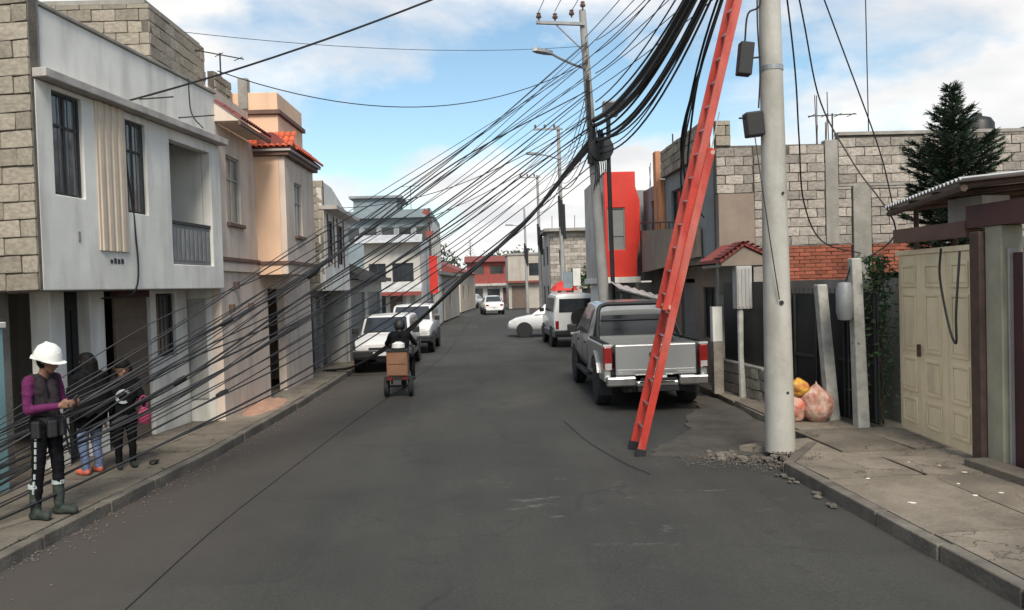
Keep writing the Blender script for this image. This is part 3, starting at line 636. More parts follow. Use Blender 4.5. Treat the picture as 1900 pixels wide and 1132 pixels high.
# ------------------------------------------------------------------ far end of the street
RB = thing('red_shop', 'two storey red building facing down the end of the street', 'shop', (-1.6,98,0), 0)
MB().wall(0,5.6,2.7,5.5,0,.2,[(.5,2.2,3.9,5.0),(3.0,4.8,3.9,5.0)]).build('upper_wall','red_dull',RB)
for a,c_ in ((.5,2.2),(3.0,4.8)): window(RB,I,a,c_,3.9,5.0,.1,fm='rust',nx=3,t=.07)
MB().wall(0,5.6,.0,2.4,0,.2,[(.6,2.0,0,2.1),(2.6,4.2,.7,2.0),(4.6,5.3,0,2.1)]).build('ground_wall','far_pale',RB)
MB().box(.6,2.0,.12,.16,0,2.1).build('door','glass',RB); MB().box(4.6,5.3,.12,.16,0,2.1).build('door','oxblood',RB); window(RB,I,2.6,4.2,.7,2.0,.1,nx=3,t=.06)
MB().box(-.2,5.8,-.9,.2,2.42,2.68).build('canopy','plaster_ledge',RB); MB().prism([(-.6,5.5),(3,6.4),(6.6,5.5)],-.3,5.9,'x').build('roof','tile_dark',RB)
MB().box(0,.2,.2,6,0,5.5).build('side_wall','red_dull',RB); MB().box(5.4,5.6,.2,6,0,5.5).build('side_wall','red_dull',RB)
BH = thing('beige_terrace', 'beige far terrace with brown gate right of the red building', 'house', (2.75,72,0), R_(0))
MB().wall(0,3.4,.1,5.2,0,.2,[(.3,1.7,.1,2.3),(2.0,3.0,3.2,4.4)]).build('wall','far_wall',BH)
g = MB().box(.3,1.7,.1,.14,.12,2.3).build('gate','wood_brown',BH)
for k in range(1,6): MB().box(.3+k*.23,.33+k*.23,.08,.099,.15,2.28).build('board','wood_brown',g)
window(BH,I,2.0,3.0,3.2,4.4,.1,nx=2,t=.06)
MB().box(-.2,3.6,-.5,.19,2.55,2.75).build('canopy','tile_dark',BH); MB().box(-.1,3.5,-.1,6,5.203,5.4).build('roof_slab','cement',BH); MB().box(0,.2,.2,6,.1,5.2).build('side_wall','far_pale',BH)
BB = thing('block_building', 'unfinished grey block building beyond the white off-roader', 'house', (4.35,46,0), 0)
blocks(BB, I, 0,3.2,2.3,5.5,bw=.42,bh=.24,m='block_pale')
MB().wall(0,3.2,.1,2.298,0,.2,[(.4,1.3,.1,2.0),(1.9,2.8,1.0,2.0)]).build('ground_wall','far_wall',BB)
MB().box(.4,1.3,.1,.14,.12,2.0).build('door','oxblood',BB); window(BB,I,1.9,2.8,1.0,2.0,.1,nx=2,t=.06)
MB().box(-.35,3.5,-.45,4,5.503,5.68).build('roof_slab','cement',BB)
MB(fr(0,.2,R_(90))).wall(0,9,.1,5.5,-.15,0,[(1+i*2.6,2.2+i*2.6,z,z+1.2) for i in range(3) for z in (1,3.5)]).build('street_wall','far_pale',BB)
for i in range(3):
    for z in (1,3.5): window(BB,fr(0,.2,R_(90)),1+i*2.6,2.2+i*2.6,z,z+1.2,-.08,nx=2,t=.06)
for k in range(5): MB().tube([(.2+k*.7,.3,5.6),(.22+k*.7,.3,6.5)],.02,5).build('rebar','rust',BB)
ST = thing('pale_side_house', 'pale flat roofed house on the far corner right', 'house', (6.9,34.5,0), 0)
MB().wall(0,9,.1,4.6,0,.2,[(1,2.2,1,2.2),(4,5.2,1,2.2),(1,2.2,3.2,4.2)]).build('wall','far_pale',ST)
for a,z,h in ((1,1,1.2),(4,1,1.2),(1,3.2,1.0)): window(ST,I,a,a+1.2,z,z+h,.1,nx=2,t=.06)
MB().box(-.1,9.1,-.1,6,4.603,4.75).build('roof_slab','cement',ST); MB().box(0,.2,.2,6,.1,4.6).build('side_wall','far_pale',ST)
# ------------------------------------------------------------------ house E on the right: big block side wall facing us
E = thing('block_wall_house', 'unfinished two storey house with long bare block wall on the right', 'house', (4.75,14.8,0), 0)
def topjag(x, z): return (z > 4.78 and x < 2.3 and (int(x*7) % 3 == 0)) or (z > 4.86 and x < 2.4)
_b = blocks
def blocks(*a, **k):
    if k.get('m') == 'block_pale': k.setdefault('bw',.36); k.setdefault('bh',.18)
    return _b(*a, **k)
blocks(E, I, .75,2.18,2.9,4.9,m='block_pale',jag=topjag)
blocks(E, I, 2.42,2.72,2.9,4.06,m='block_pale'); 
blocks(E, I, 3.12,6.3,2.9,4.04,m='block_pale')
blocks(E, I, 2.46,4.2,4.10,5.04,m='block_pale')
blocks(E, I, 4.22,6.3,4.10,5.12,m='block_pale')
MB().box(6.3,9.5,0,.15,.1,5.16).build('end_wall','block_pale',E)
MB().box(2.19,2.45,-.02,.16,2.9,4.97).build('column','cement',E,bevel=.01)
MB().box(2.74,3.10,-.03,.16,1.9,4.04).build('column','cement',E,bevel=.01)
MB().box(2.46,6.3,-.015,.15,4.043,4.097).build('ring_beam','cement',E)
MB().box(2.46,6.35,-.02,.16,5.055,5.12).build('coping','cement',E)
MB().box(.02,.74,-.02,.16,2.9,3.95).build('plaster_patch','brown_plaster',E)
blocks(E, I, .0,.74,3.96,4.9,m='block_pale')
# red brick infill and dark opening below
blocks(E, I, 1.3,2.70,2.0,2.88,m='brick',mm='brick_mortar',bw=.22,bh=.075,gap=.012,depth=.045,name='brick')
blocks(E, I, 3.13,4.4,2.3,2.88,m='brick',mm='brick_mortar',bw=.22,bh=.075,gap=.012,depth=.045,name='brick')
MB().box(0,9.5,.0,.15,2.885,2.897).build('lintel','cement',E)
MB().wall(0,9.5,.1,1.98,0.05,.2,[(1.4,2.6,.1,1.9)]).build('carport_wall','cement',E); MB().box(1.4,2.6,.12,.15,.12,1.9).build('carport_door','black_gate',E)
MB().box(.0,1.29,0.0,.15,1.99,2.88).build('infill_wall','cement',E); MB().box(4.41,9.5,0.0,.15,1.99,2.88).build('infill_wall','cement',E)
# street front of house E: x=0 plane, running away along +y
SF = fr(0,7.2,R_(-90))      # local x 0..7.2 from far to near, y into the house (+X)
MB(SF).wall(0,7.2,.1,2.75,.55,.7,[(.5,1.6,.12,2.2),(2.3,3.6,.12,2.3),(4.3,5.2,.9,2.1),(5.9,6.7,.12,2.2)]).build('ground_wall','brown_plaster',E)
for a,c_,m in ((.5,1.6,'black_gate'),(2.3,3.6,'shutter'),(5.9,6.7,'oxblood')):
    d = MB(SF).box(a,c_,.62,.66,.13,2.2).build('door',m,E)
    for k in range(1,6): MB(SF).box(a+.04,c_-.04,.605,.619,.13+k*.34,.16+k*.34).build('rib',m,d)
window(E,SF,4.3,5.2,.9,2.1,.62,nx=2,bars=6)
MB(SF).wall(0,6.6,2.75,4.9,.12,.26,[(1.0,2.0,3.5,4.5),(3.2,4.4,3.5,4.5)]).build('upper_wall','slate_plaster',E)
window(E,SF,1.0,2.0,3.5,4.5,.2,nx=2); window(E,SF,3.2,4.4,3.5,4.5,.2,nx=2)
# curved balcony fascia along the street
bal = MB(SF); n = 16; ring = []
for k in range(n+1):
    u = k/n; xx = 0.1+5.7*u; out_ = -.28*math.sin(math.pi*u)-.02; zb = 2.55+.28*(2*u-1)**2*0+.22*u-.10*math.sin(math.pi*u)
    ring.append([(xx,out_,zb),(xx,out_,3.75-.35*u),(xx,out_+.1,3.75-.35*u),(xx,out_+.1,zb)])
bal.loft(ring).build('balcony_fascia','brown_plaster',E,smooth=True)
MB(SF).box(.15,5.75,.08,.54,2.6,2.74).build('balcony_floor','cement',E)
MB(SF).tube([(0.2,-.1,3.98),(5.6,-.1,3.55)],.02,6).build('handrail','iron',E)
for k in range(7): MB(SF).tube([(.3+k*.87,-.1,3.5),(.3+k*.87,-.1,3.97-.07*k)],.012,5).build('baluster','iron',E)
for a in (1.9,2.3): MB(SF).box(a,a+.3,-.02,.118,2.9,5.7 if a<2 else 4.9).build('pillar','orange_plaster',E,bevel=.01)
blocks(E, SF, 2.65,6.4,4.9,5.6,m='block')
blocks(E, fr(-.0,-.001,0), .0,.3,4.9,5.4,m='block')
MB().box(.3,9.4,.2,7,4.75,4.86).build('roof_slab','cement',E)
MB().box(0.15,9.4,.75,7.1,2.6,2.74).build('floor_slab','cement',E); MB().box(9.3,9.5,.2,7.2,.1,5.1).build('far_wall','cement',E); MB().box(.3,9.5,7.0,7.2,.1,4.9).build('north_wall','cement',E)
rb = random.Random(3)
for k in range(22):
    x = rb.choice([.1,.2,.32,.15,1.2,1.28,2.1,2.3]) ; yv = rb.uniform(.1,6.5) if x < .5 else rb.uniform(.02,.2); z0 = 4.86 if x > .5 else 4.9; h = rb.uniform(.4,1.1)
    MB().tube([(x,yv,z0),(x+rb.uniform(-.06,.06),yv+rb.uniform(-.05,.05),z0+h)],.010,5).build('rebar','rust',E)
# entrance gablet with tiled verge, on a pillar
GE = thing('tiled_porch', 'small gabled porch with red tile verges and concrete post right of the pickup', 'porch', (4.32,13.35,0), 0)
MB().add([(0,0,2.62),(.44,0,2.92),(.98,0,2.66),(0,1.3,2.62),(.44,1.3,2.92),(.98,1.3,2.66),(0,0,2.56),(.44,0,2.86),(.98,0,2.60),(0,1.3,2.56),(.44,1.3,2.86),(.98,1.3,2.60)],
         [(0,1,4,3),(1,2,5,4),(6,9,10,7),(7,10,11,8),(0,6,7,1),(1,7,8,2),(3,4,10,9),(4,5,11,10),(0,3,9,6),(2,8,11,5)]).build('roof','red_dull',GE)
for s_,p,q in ((0,(0,2.62),(.44,2.92)),(1,(.44,2.92),(.98,2.66))):
    for k in range(6):
        u = (k+.5)/6; x = p[0]+(q[0]-p[0])*u; z = p[1]+(q[1]-p[1])*u
        o = bpy.data.objects.new('roof_tile', tile_mesh('tile_dark')); C.objects.link(o); o.parent = GE
        o.matrix_basis = Matrix.Translation((x,-.05,z+.005)) @ Matrix.Diagonal((.09,.5,.09,1))
MB().prism([(.03,2.5),(.95,2.5),(.95,2.58),(.44,2.84),(.03,2.6)],.04,.12,'y').build('gable_panel','brown_plaster',GE)
MB().box(.04,.94,.125,1.25,2.48,2.53).build('ceiling','cement',GE)
MB().box(.28,.56,-.02,.22,1.72,2.49).build('meter_pillar','plaster_grey',GE,bevel=.01)
for k in range(4): MB().box(.30+k*.065,.335+k*.065,-.035,-.021,1.76,2.44).build('flute','plaster_grey',GE)
MB().tube([(.38,.08,.12),(.36,.08,.9),(.36,.06,1.72)],[.065,.05,.055],8).build('post','timber_pale',GE,smooth=True)
MB().box(.60,.76,-.06,.06,1.35,1.72).build('meter_box','olive_plaster',GE,bevel=.01)
MB().box(.84,.92,1.1,1.25,.12,2.48).build('rear_post','cement',GE)
MB().box(.02,.2,.6,.75,1.1,1.75).build('white_panel','plaster_white',GE)
MB().box(.02,.2,.58,.77,.12,1.09).build('panel_base','stone',GE)
# low stone wall of separate stones
LW = thing('stone_wall', 'low rough stone wall behind the near concrete pole', 'wall', (4.66,14.55,0), math.atan2(-1.75,.16))
MB().box(0,1.75,.03,.28,.1,.66).build('core','mortar',LW); rs = random.Random(4)
for r in range(3):
    x = rs.uniform(0,.1)
    while x < 1.7:
        wd = rs.uniform(.2,.36); h = .17; 
        o = bpy.data.objects.new('stone', unit_block('stone', rs.randrange(5))); C.objects.link(o); o.parent = LW
        o.matrix_basis = Matrix.Translation((x+wd/2,.03,.21+r*.185)) @ Matrix.Rotation(rs.uniform(-.08,.08),4,'Y') @ Matrix.Diagonal((wd-.02,.10,h,1)); x += wd
MB().box(-.02,1.77,-.02,.3,.665,.71).build('cap','cement',LW,bevel=.01)
MB().box(.0,1.75,.1,.13,.71,2.2).build('screen','black_gate',LW)
# black sheet gate, posts
BG = thing('black_gate', 'tall black sheet metal gate between the concrete pole and cream gate', 'gate', (4.88,12.6,0), math.atan2(-2.35,.62))
for k in range(4):
    g = MB().box(.02+k*.6,.60+k*.6,.03,.06,.16,2.0).build('leaf','black_gate',BG)
    MB().box(.04+k*.6,.07+k*.6,.005,.029,.18,1.98).box(.55+k*.6,.58+k*.6,.005,.029,.18,1.98).build('stile','iron',g)
    MB().box(.075+k*.6,.545+k*.6,.005,.029,1.0,1.05).build('rail','iron',g)
for k in range(24): MB().obox((.06+k*.1,.045,2.03),(.012,.012,.09)).build('spike','iron',BG)
p1 = MB().loft([[(5.21+a*.085,11.02+b*.085,.1) for a,b in ((-1,-1),(1,-1),(1,1),(-1,1))],[(5.05+a*.075,11.0+b*.075,2.14) for a,b in ((-1,-1),(1,-1),(1,1),(-1,1))]]).build('gate_post','timber_pale',bevel=.015)
tag(p1,'pale leaning square post beside the rubbish bags','post')
P2_ = thing('meter_post', 'pale concrete post with grey meter box hung on it', 'post', (5.34,10.42,0), 0)
MB().loft([[(a*.085,b*.085,.1) for a,b in ((-1,-1),(1,-1),(1,1),(-1,1))],[(-.06+a*.07,b*.07,2.5) for a,b in ((-1,-1),(1,-1),(1,1),(-1,1))]]).build('post','timber_pale',P2_,bevel=.015)
MB().lathe([(.0,1.62),(.09,1.64),(.115,1.75),(.115,2.05),(.09,2.16),(0,2.17)],(-.22,-.02,0),12).build('meter_box','zinc_dull',P2_,smooth=True)
MB().tube([(-.2,0,2.15),(-.08,0,2.5),(-.06,-.03,2.45)],.014,5).build('conduit','black',P2_)
# climbing hedge beside the cream gate
hd = thing('climbing_plant', 'dark green creeper hanging between black and cream gates', 'plant', (5.62,10.42,.12), 0)
rl = random.Random(8); lf = MB(); pts = []
for k in range(1500):
    t = rl.random()**.7; pts.append((rl.gauss(0,.13), rl.gauss(.05,.10), .05+2.35*t-.0)) if rl.random() < .35+.65*t else None
leaves(lf, [p for p in pts if p], .055, rl); struct(lf.build('foliage','leaf',hd,fix=False),'stuff')
for k in range(4): MB().tube(spline([(rl.uniform(-.08,.08),.05,0),(rl.uniform(-.1,.1),.05,.8),(rl.uniform(-.12,.12),.05,1.6),(rl.uniform(-.15,.15),.05,2.3)],4),.012,5).build('stem','bark',hd)
# cream gate
CG = thing('cream_gate', 'cream panelled metal gate with three leaves and a small latch', 'gate', (5.74,10.12,0), math.atan2(-1.84,-.16))
lw_ = 1.84/3
for k in range(3):
    a = k*lw_
    g = MB().box(a+.008,a+lw_-.008,.0,.035,.15,2.5).build('leaf','cream_metal',CG,bevel=.006)
    for z0,z1 in ((.28,.62),(.70,1.16),(1.24,2.0),(2.08,2.38)):
        fm = MB()
        x0,x1 = a+.12,a+lw_-.12
        fm.box(x0,x1,-.016,-.001,z0,z0+.035).box(x0,x1,-.016,-.001,z1-.035,z1).box(x0,x0+.03,-.016,-.001,z0+.035,z1-.035).box(x1-.03,x1,-.016,-.001,z0+.035,z1-.035)
        fm.build('panel_moulding','cream_metal',g,bevel=.004)
        MB().box(x0+.05,x1-.05,-.012,-.001,z0+.055,z1-.055).build('raised_panel','cream_metal',g,bevel=.01)
MB().box(-.05,1.89,-.02,.06,2.505,2.57).build('top_rail','cream_metal',CG,bevel=.006)
MB().box(lw_-.03,lw_+.01,-.05,-.017,1.18,1.34).build('latch','rust',CG)
# corner pillars and red door at the frame edge
CP = thing('gate_house', 'plastered gate pillars with dark red door at the right edge', 'porch', (5.56,8.26,0), math.atan2(-2.6,.1))
MB().box(0.0,.16,-.06,.2,.12,2.7).build('dark_post','rust',CP,bevel=.01)
MB().box(.17,.42,.0,.25,.12,2.75).build('pillar','olive_plaster',CP,bevel=.012)
MB().box(.45,.70,.1,.14,.14,2.45).build('door','oxblood',CP)
MB().box(.43,.46,.06,.16,.13,2.5).box(.70,.76,.02,.16,.13,2.5).build('door_frame','plaster_ledge',CP)
MB().box(.77,2.6,.0,.25,.12,2.75).build('wall','brown_plaster',CP,bevel=.012)
MB().box(-.1,2.6,-.02,.27,2.752,3.0).build('lintel','oxblood',CP)
MB().box(.17,1.15,-.28,-.001,.10,.20).build('step','slab',CP,bevel=.01)
MB().lathe([(.03,2.45),(.07,2.48),(.07,2.6),(.03,2.64)],(.9,-.06,0),10).build('lamp','plaster_ledge',CP,smooth=True)
MB().box(-1.5,-.11,-.03,.15,2.66,2.84).build('beam','trim_brown',CP)
# corrugated canopy roof over gate
CN = thing('corrugated_canopy', 'pale corrugated metal canopy roof above the cream gate', 'canopy', (0,0,0), 0)
ca, cbv = Vector((5.85,10.65,3.22)), Vector((5.16,7.85,3.26)); u = (cbv-ca); nrm = Vector((u.y,-u.x,0)).normalized()*-1
if nrm.x < 0: nrm = -nrm
sheet = MB(); n = 120; top = []
for k in range(n+1):
    p = ca+u*(k/n); dz = .022*math.sin(2*math.pi*k/n*24)
    top.append(([p.x,p.y,p.z+dz], [p.x+nrm.x*3.4,p.y+nrm.y*3.4,p.z+dz+.22]))
vs = []; 
for t_ in top: vs += [tuple(t_[0]),tuple(t_[1]),(t_[0][0],t_[0][1],t_[0][2]-.006),(t_[1][0],t_[1][1],t_[1][2]-.006)]
fs = []
for k in range(n): i = 4*k; j = i+4; fs += [(i,j,j+1,i+1),(i+2,i+3,j+3,j+2),(i,i+2,j+2,j),(i+1,j+1,j+3,i+3)]
fs += [(0,1,3,2),(4*n,4*n+2,4*n+3,4*n+1)]
sheet.add(vs,fs).build('sheet','zinc',CN,smooth=True)
for k in range(4):
    p = ca+u*(.04+.3*k)
    MB().tube([(p.x+.05,p.y,p.z-.06),(p.x+nrm.x*3.3,p.y+nrm.y*3.3,p.z+.15)],.035,6).build('rafter','rust',CN)
for q in (.05,.55): 
    p = ca+u*q; MB().tube([(p.x+.42,p.y,.12),(p.x+.42,p.y,p.z-.06)],.035,6).build('post','rust',CN)
p = ca+nrm*3.2; MB().tube([(p.x,p.y,.12),(p.x,p.y,3.38)],.04,6).build('post','rust',CN); p = cbv+nrm*3.2; MB().tube([(p.x,p.y,.12),(p.x,p.y,3.4)],.04,6).build('post','rust',CN)
p = ca+u*.02+Vector((.05,0,-.10)); q = ca+u*.98+Vector((.05,0,-.10)); MB().tube([p,q],.04,6).build('purlin','rust',CN)
MB().obox((6.05,8.9,2.98),(.4,.5,.34),(0,0,.2)).build('store_box','plaster_grey',CN)
tag(MB().box(6.05,6.25,10.4,14.6,.1,2.2).build('yard_wall','cement'),'plain cement yard wall behind the cream gate','wall')
# water tank on the roof
WT = thing('water_tank', 'round black water tank on the right rooftop', 'tank', (10.6,15.6,4.86), 0)
MB().lathe([(.30,0),(.33,.03),(.33,.5),(.26,.62),(.1,.68),(0,.68)],(0,0,0),16).build('tank','black_gate',WT,smooth=True)
MB().lathe([(.1,.68),(.1,.73),(0,.74)],(0,0,0),12).build('lid','black',WT)
# roof antennas
def antenna(x,y,z,h,label,arms=3,rot=0):
    t = thing('tv_antenna', label, 'antenna', (x,y,z), rot, 'roof antennas')
    MB().tube([(0,0,0),(0,0,h)],.016,6).build('mast','iron',t)
    MB().tube([(-.5,0,h-.05),(.5,0,h-.02)],.012,5).build('boom','iron',t)
    for k in range(arms): MB().tube([(-.42+k*.8/max(1,arms-1),-.16,h-.04),(-.42+k*.8/max(1,arms-1),.16,h-.04)],.008,4).build('element','iron',t)
antenna(7.25,15.1,4.86,.70,'thin antenna on mast above the right block wall',4)
antenna(-4.9,15.0,6.40,.55,'small antenna behind the peach tower top',3,.8)
antenna(-3.6,41.5,6.4,1.5,'antenna on the grey house roof',3)
tag(MB().tube([(8.05,15.2,4.86),(8.03,15.2,8.9)],.012,5).build('mast','iron'),'very tall thin mast on the right block house roof','mast')
# ------------------------------------------------------------------ conifer in the yard
def conifer(name, label, x, y, h, r, z0=.1, seed=1, nb=26, dens=1., bare=.3, gap=0):
    t = thing(name, label, 'tree', (x,y,z0), 0); rr = random.Random(seed)
    MB().tube([(0,0,0),(.02,0,h*.5),(0,.02,h)],[.11*h/5,.07*h/5,.008],8).build('trunk','bark',t)
    fo = MB(); br = MB()
    for k in range(nb):
        f = k/(nb-1); z = h*(bare+(1-bare)*f); L = (1 if rr.random() > .12 else .6)*r*((1-f)**.62 if not gap else (min(1,(1-f)*2.6)**.5*(.55 if f > .62 else 1)*(1 if f < .84 else .35)))*rr.uniform(.72,1.15)+.06
        m = (9 if f < .6 else 5)
        for j in range(m):
            a = 2*math.pi*(j+rr.random()*.6)/m+k*.7; up_ = .15+.55*f; 
            pts = [Vector((math.cos(a)*L*s,math.sin(a)*L*s,z+L*(up_*s-.28*s*(1-s)*(1-f)))) for s in (0,.35,.7,1)]
            br.tube(pts,[.014,.010,.007,.004],4,False)
            cnt = int(L*70*dens)+8
            for q in range(cnt):
                s = rr.uniform(.12,1.0); i = min(int(s*3),2); p = pts[i].lerp(pts[i+1], s*3-i)
                d = (pts[-1]-pts[0]).normalized(); side = Vector((-math.sin(a),math.cos(a),0))*rr.choice((-1,1))
                dr = (d*rr.uniform(.4,1)+side*rr.uniform(.3,1)+Vector((0,0,rr.uniform(-.4,.5)))).normalized(); ln = rr.uniform(.05,.14)
                wv = dr.cross(Vector((rr.gauss(0,1),rr.gauss(0,1),1))).normalized()*.007
                fo.add([p-wv,p+wv,p+dr*ln+wv*.6,p+dr*ln-wv*.6],[(0,1,2,3)])
    struct(br.build('branches','bark',t,fix=False),'stuff'); struct(fo.build('crown','needle',t,fix=False),'stuff')
    return t
conifer('conifer', 'dark green conifer rising behind the corrugated canopy', 7.78,12.05,5.15,.64,seed=6,nb=36,dens=4.6,bare=.46,gap=.5)
def tree(name,label,x,y,h,r,m,seed,n=900,size=.16,group=None):
    t = thing(name,label,'tree',(x,y,0),0,group); rr = random.Random(seed)
    MB().tube([(0,0,0),(.1,0,h*.4),(0,.1,h*.75)],[.16,.12,.04],7).build('trunk','bark',t)
    lf = MB(); cl = [(rr.gauss(0,r*.4),rr.gauss(0,r*.4),h*.72+rr.gauss(0,h*.13)) for k in range(14)]
    for c_ in cl: MB
    for k in range(n):
        c_ = rr.choice(cl); leaves(lf,[(c_[0]+rr.gauss(0,r*.22),c_[1]+rr.gauss(0,r*.22),c_[2]+rr.gauss(0,r*.2))],size,rr)
    struct(lf.build('crown',m,t,fix=False),'stuff'); return t
tree('round_tree','dusty far tree behind the beige terrace',1.5,106,7.2,2.6,'leaf_far',3,1400,.3)
tree('round_tree','broad far tree above the tan house roof',-7,110,8.5,3.2,'leaf_far',5,1600,.34)
conifer('far_conifer','slim far conifer over the street end',-1.2,112,9.5,1.5,0,9,20,.6,.2)
tree('round_tree','far tree right of the slim conifer',7,118,8.0,3.2,'leaf_far',11,1500,.34)
tree('corner_tree','small green tree by the side street corner',5.9,41,3.6,.8,'leaf',12,700,.12)
# ------------------------------------------------------------------ poles
NP = thing('concrete_pole', 'thick pale concrete utility pole standing on the right pavement', 'utility pole', (3.70,9.26,.09), 0)
MB().loft([[(math.cos(2*math.pi*j/28)*r+xo,math.sin(2*math.pi*j/28)*r,z) for j in range(28)] for z,r,xo in ((0,.182,0),(.3,.178,0),(2,.162,-.004),(4,.143,-.01),(6,.125,-.02),(8.6,.102,-.03))]).build('shaft','pole_concrete',NP,smooth=True)
MB().lathe([(.0,-.175),(.028,-.175),(.028,-.13),(0,-.13)],(-.012,0,1.86),10,'y').build('bolt_hole','black',NP)
for z in (.75,3.2): MB().lathe([(0,-.18+z*.006),(.018,-.18+z*.006),(.018,-.12),(0,-.12)],(.04,0,z),8,'y').build('bolt_hole','black',NP)
for z in (4.75,6.9,7.3): MB().lathe([(.142-(z-4)*.0085,-.03),(.150-(z-4)*.0085,-.03),(.150-(z-4)*.0085,.03),(.142-(z-4)*.0085,.03)],(-.012,0,z),20).build('steel_band','zinc_dull',NP)
c1 = MB().obox((-.36,-.06,4.86),(.17,.14,.40),(0,.12,0)).build('junction_box','black',NP,bevel=.015)
c2 = MB().obox((-.27,-.06,4.06),(.22,.16,.30),(0,-.1,0)).build('junction_box','black',NP,bevel=.02)
MB().tube(spline([(-.36,-.06,5.05),(-.32,-.08,5.4),(-.18,-.1,5.5),(-.13,-.09,5.9)],5),.012,5).build('lead','cable',c1)
MB().tube([(-.45,-.06,4.14),(-.14,0,4.16)],.012,5).build('bracket','iron',c2); MB().tube([(-.45,-.05,4.86),(-.13,0,4.9)],.012,5).build('bracket','iron',c1)
MB().tube(spline([(-.22,-.1,4.25),(-.2,-.12,4.7),(-.22,-.12,5.3),(-.2,-.1,5.9)],5),.010,5).build('lead','cable',c2)
MB().tube(spline([(-.28,-.12,3.9),(-.22,-.19,3.2),(-.12,-.2,2.4),(-.05,-.2,1.9)],5),.007,5).build('lead','cable',c2)
FP = thing('leaning_pole', 'slim leaning concrete pole with crossarm, insulators and street light', 'utility pole', (3.18,18.7,.0), 0)
def lean(z): return (-.44*(z/9.0)**1.0, 0, z)
MB().loft([[(math.cos(2*math.pi*j/14)*r+lean(z)[0],math.sin(2*math.pi*j/14)*r,z) for j in range(14)] for z,r in ((0,.155),(3,.135),(6,.112),(9.0,.085))]).build('shaft','pole_grey',FP,smooth=True)
xa = MB().obox((-1.0,-.1,8.66),(1.2,.08,.07),(0,.05,0)).build('crossarm','zinc_dull',FP)
def insul(x,z,par): MB().lathe([(.02,0),(.02,.05),(.06,.06),(.07,.10),(.045,.13),(.055,.17),(0,.2)],(x,-.1,z),10).build('insulator','trim_brown',par,smooth=True)
for x,z in ((-1.53,8.74),(-1.13,8.72),(-.72,8.80)): insul(x,z,xa)
insul(-.44,9.0,FP)
MB().tube([(-1.1,-.1,8.62),(-.40,-.05,7.95)],.018,5).build('brace','zinc_dull',FP)
lp = MB().tube(spline([(-.42,-.08,7.55),(-.75,-.3,7.6),(-1.1,-.6,7.66),(-1.3,-.75,7.72)],5),.03,6).build('lamp_arm','zinc_dull',FP)
MB().loft([[(-1.28+.10*dx_,-.74+.06*dx_+w_*s_,7.70+h_) for s_,h_ in ((-1,0),(1,0),(.7,.09),(-.7,.09))] for dx_,w_ in ((0,.05),(-2,.12),(-4,.11),(-5,.04))]).build('lamp_head','zinc_dull',lp)
# equipment cluster
MB().box(-.02,.34,-.28,-.02,6.35,6.72).build('transformer_box','zinc_dull',FP,bevel=.02)
MB().box(.0,.30,-.3,-.281,6.40,6.66).build('box_lid','iron',FP)
MB().tube([(-.35,-.17,6.0),(-.38,-.17,7.25)],.05,8).build('riser','black',FP)
MB().tube([(.12,-.2,.2),(.08,-.2,5.2),(.10,-.22,6.35)],.055,8).build('conduit','black',FP)
MB().tube([(-.36,-.2,5.2),(-.30,-.2,6.1)],.085,8).tube([(-.08,-.24,5.3),(-.12,-.24,6.0)],.075,8).build('splice_closure','black',FP,smooth=True)
MB().lathe([(.10,-.09),(.30,-.07),(.30,.07),(.10,.09)],(-.1,-.24,5.55),18,'y').build('cable_coil','cable',FP)
for k in range(7): MB().tube(spline([(-.3+k*.06,-.16,6.2-.05*k),(-.34+k*.06,-.26,5.7),(-.25+k*.05,-.24,5.0),(-.3+k*.06,-.16,4.55+.1*k)],5),.014,5).build('jumper','cable',FP)
def farpole(name,label,x,y,h,r,arm,lamp):
    t = thing(name,label,'utility pole',(x,y,0),0,'far utility poles')
    MB().tube([(0,0,0),(-.05,0,h)],[r,r*.6],10).build('shaft','pole_grey',t,smooth=True)
    if arm:
        a = MB().obox((-.55,-.1,h-.15),(1.4,.08,.08)).build('crossarm','zinc_dull',t)
        for k in range(3): MB().lathe([(.03,0),(.06,.06),(.05,.16),(0,.18)],(-1.15+k*.45,-.1,h-.10),8).build('insulator','trim_brown',a)
    if lamp:
        l_ = MB().tube(spline([(0,-.05,h-1.6),(-.6,-.3,h-1.45),(-1.1,-.5,h-1.4)],4),.03,5).build('lamp_arm','zinc_dull',t)
        MB().obox((-1.35,-.6,h-1.38),(.6,.22,.1),(0,0,.4)).build('lamp_head','zinc_dull',l_)
    for k in range(3): MB().tube([(.1-.1*k,-.16,h*.45+.3*k),(.08-.1*k,-.16,h*.62+.2*k)],.07,6).build('splice_closure','black',t)
farpole('utility_pole','far pole with crossarm and lamp past the leaning pole',4.02,36,9.8,.13,True,True)
farpole('utility_pole','thin far pole left of the crossarm pole',4.0,49,9.4,.13,True,False)
farpole('utility_pole','most distant pole before the beige terrace',3.9,62,8.6,.13,False,True)
farpole('utility_pole','short pole beside the block building',4.75,43,6.2,.12,False,False)
# ------------------------------------------------------------------ ladder leaning over the road
LD = thing('extension_ladder', 'tall red extension ladder leaning from the road up to the cables', 'ladder', (0,0,0), 0)
lb, lt = Vector((1.98,9.75,.03)), Vector((3.70,9.35,7.0))
ax = (lt-lb).normalized(); wv = Vector((-.03,1,0)); wv = (wv-ax*wv.dot(ax)).normalized(); dv = ax.cross(wv).normalized()
def rail(s0, s1, w_, dep, off, m, name, par=LD, wid=.032, dd=.10):
    vs = []
    for s in (s0, s1):
        c_ = lb+ax*s+wv*w_+dv*off
        vs += [c_-wv*wid/2-dv*dd/2, c_+wv*wid/2-dv*dd/2, c_+wv*wid/2+dv*dd/2, c_-wv*wid/2+dv*dd/2]
    return MB().add([tuple(v) for v in vs],[(0,3,2,1),(4,5,6,7),(0,1,5,4),(1,2,6,5),(2,3,7,6),(3,0,4,7)]).build(name,m,par,bevel=.005)
LL = (lt-lb).length
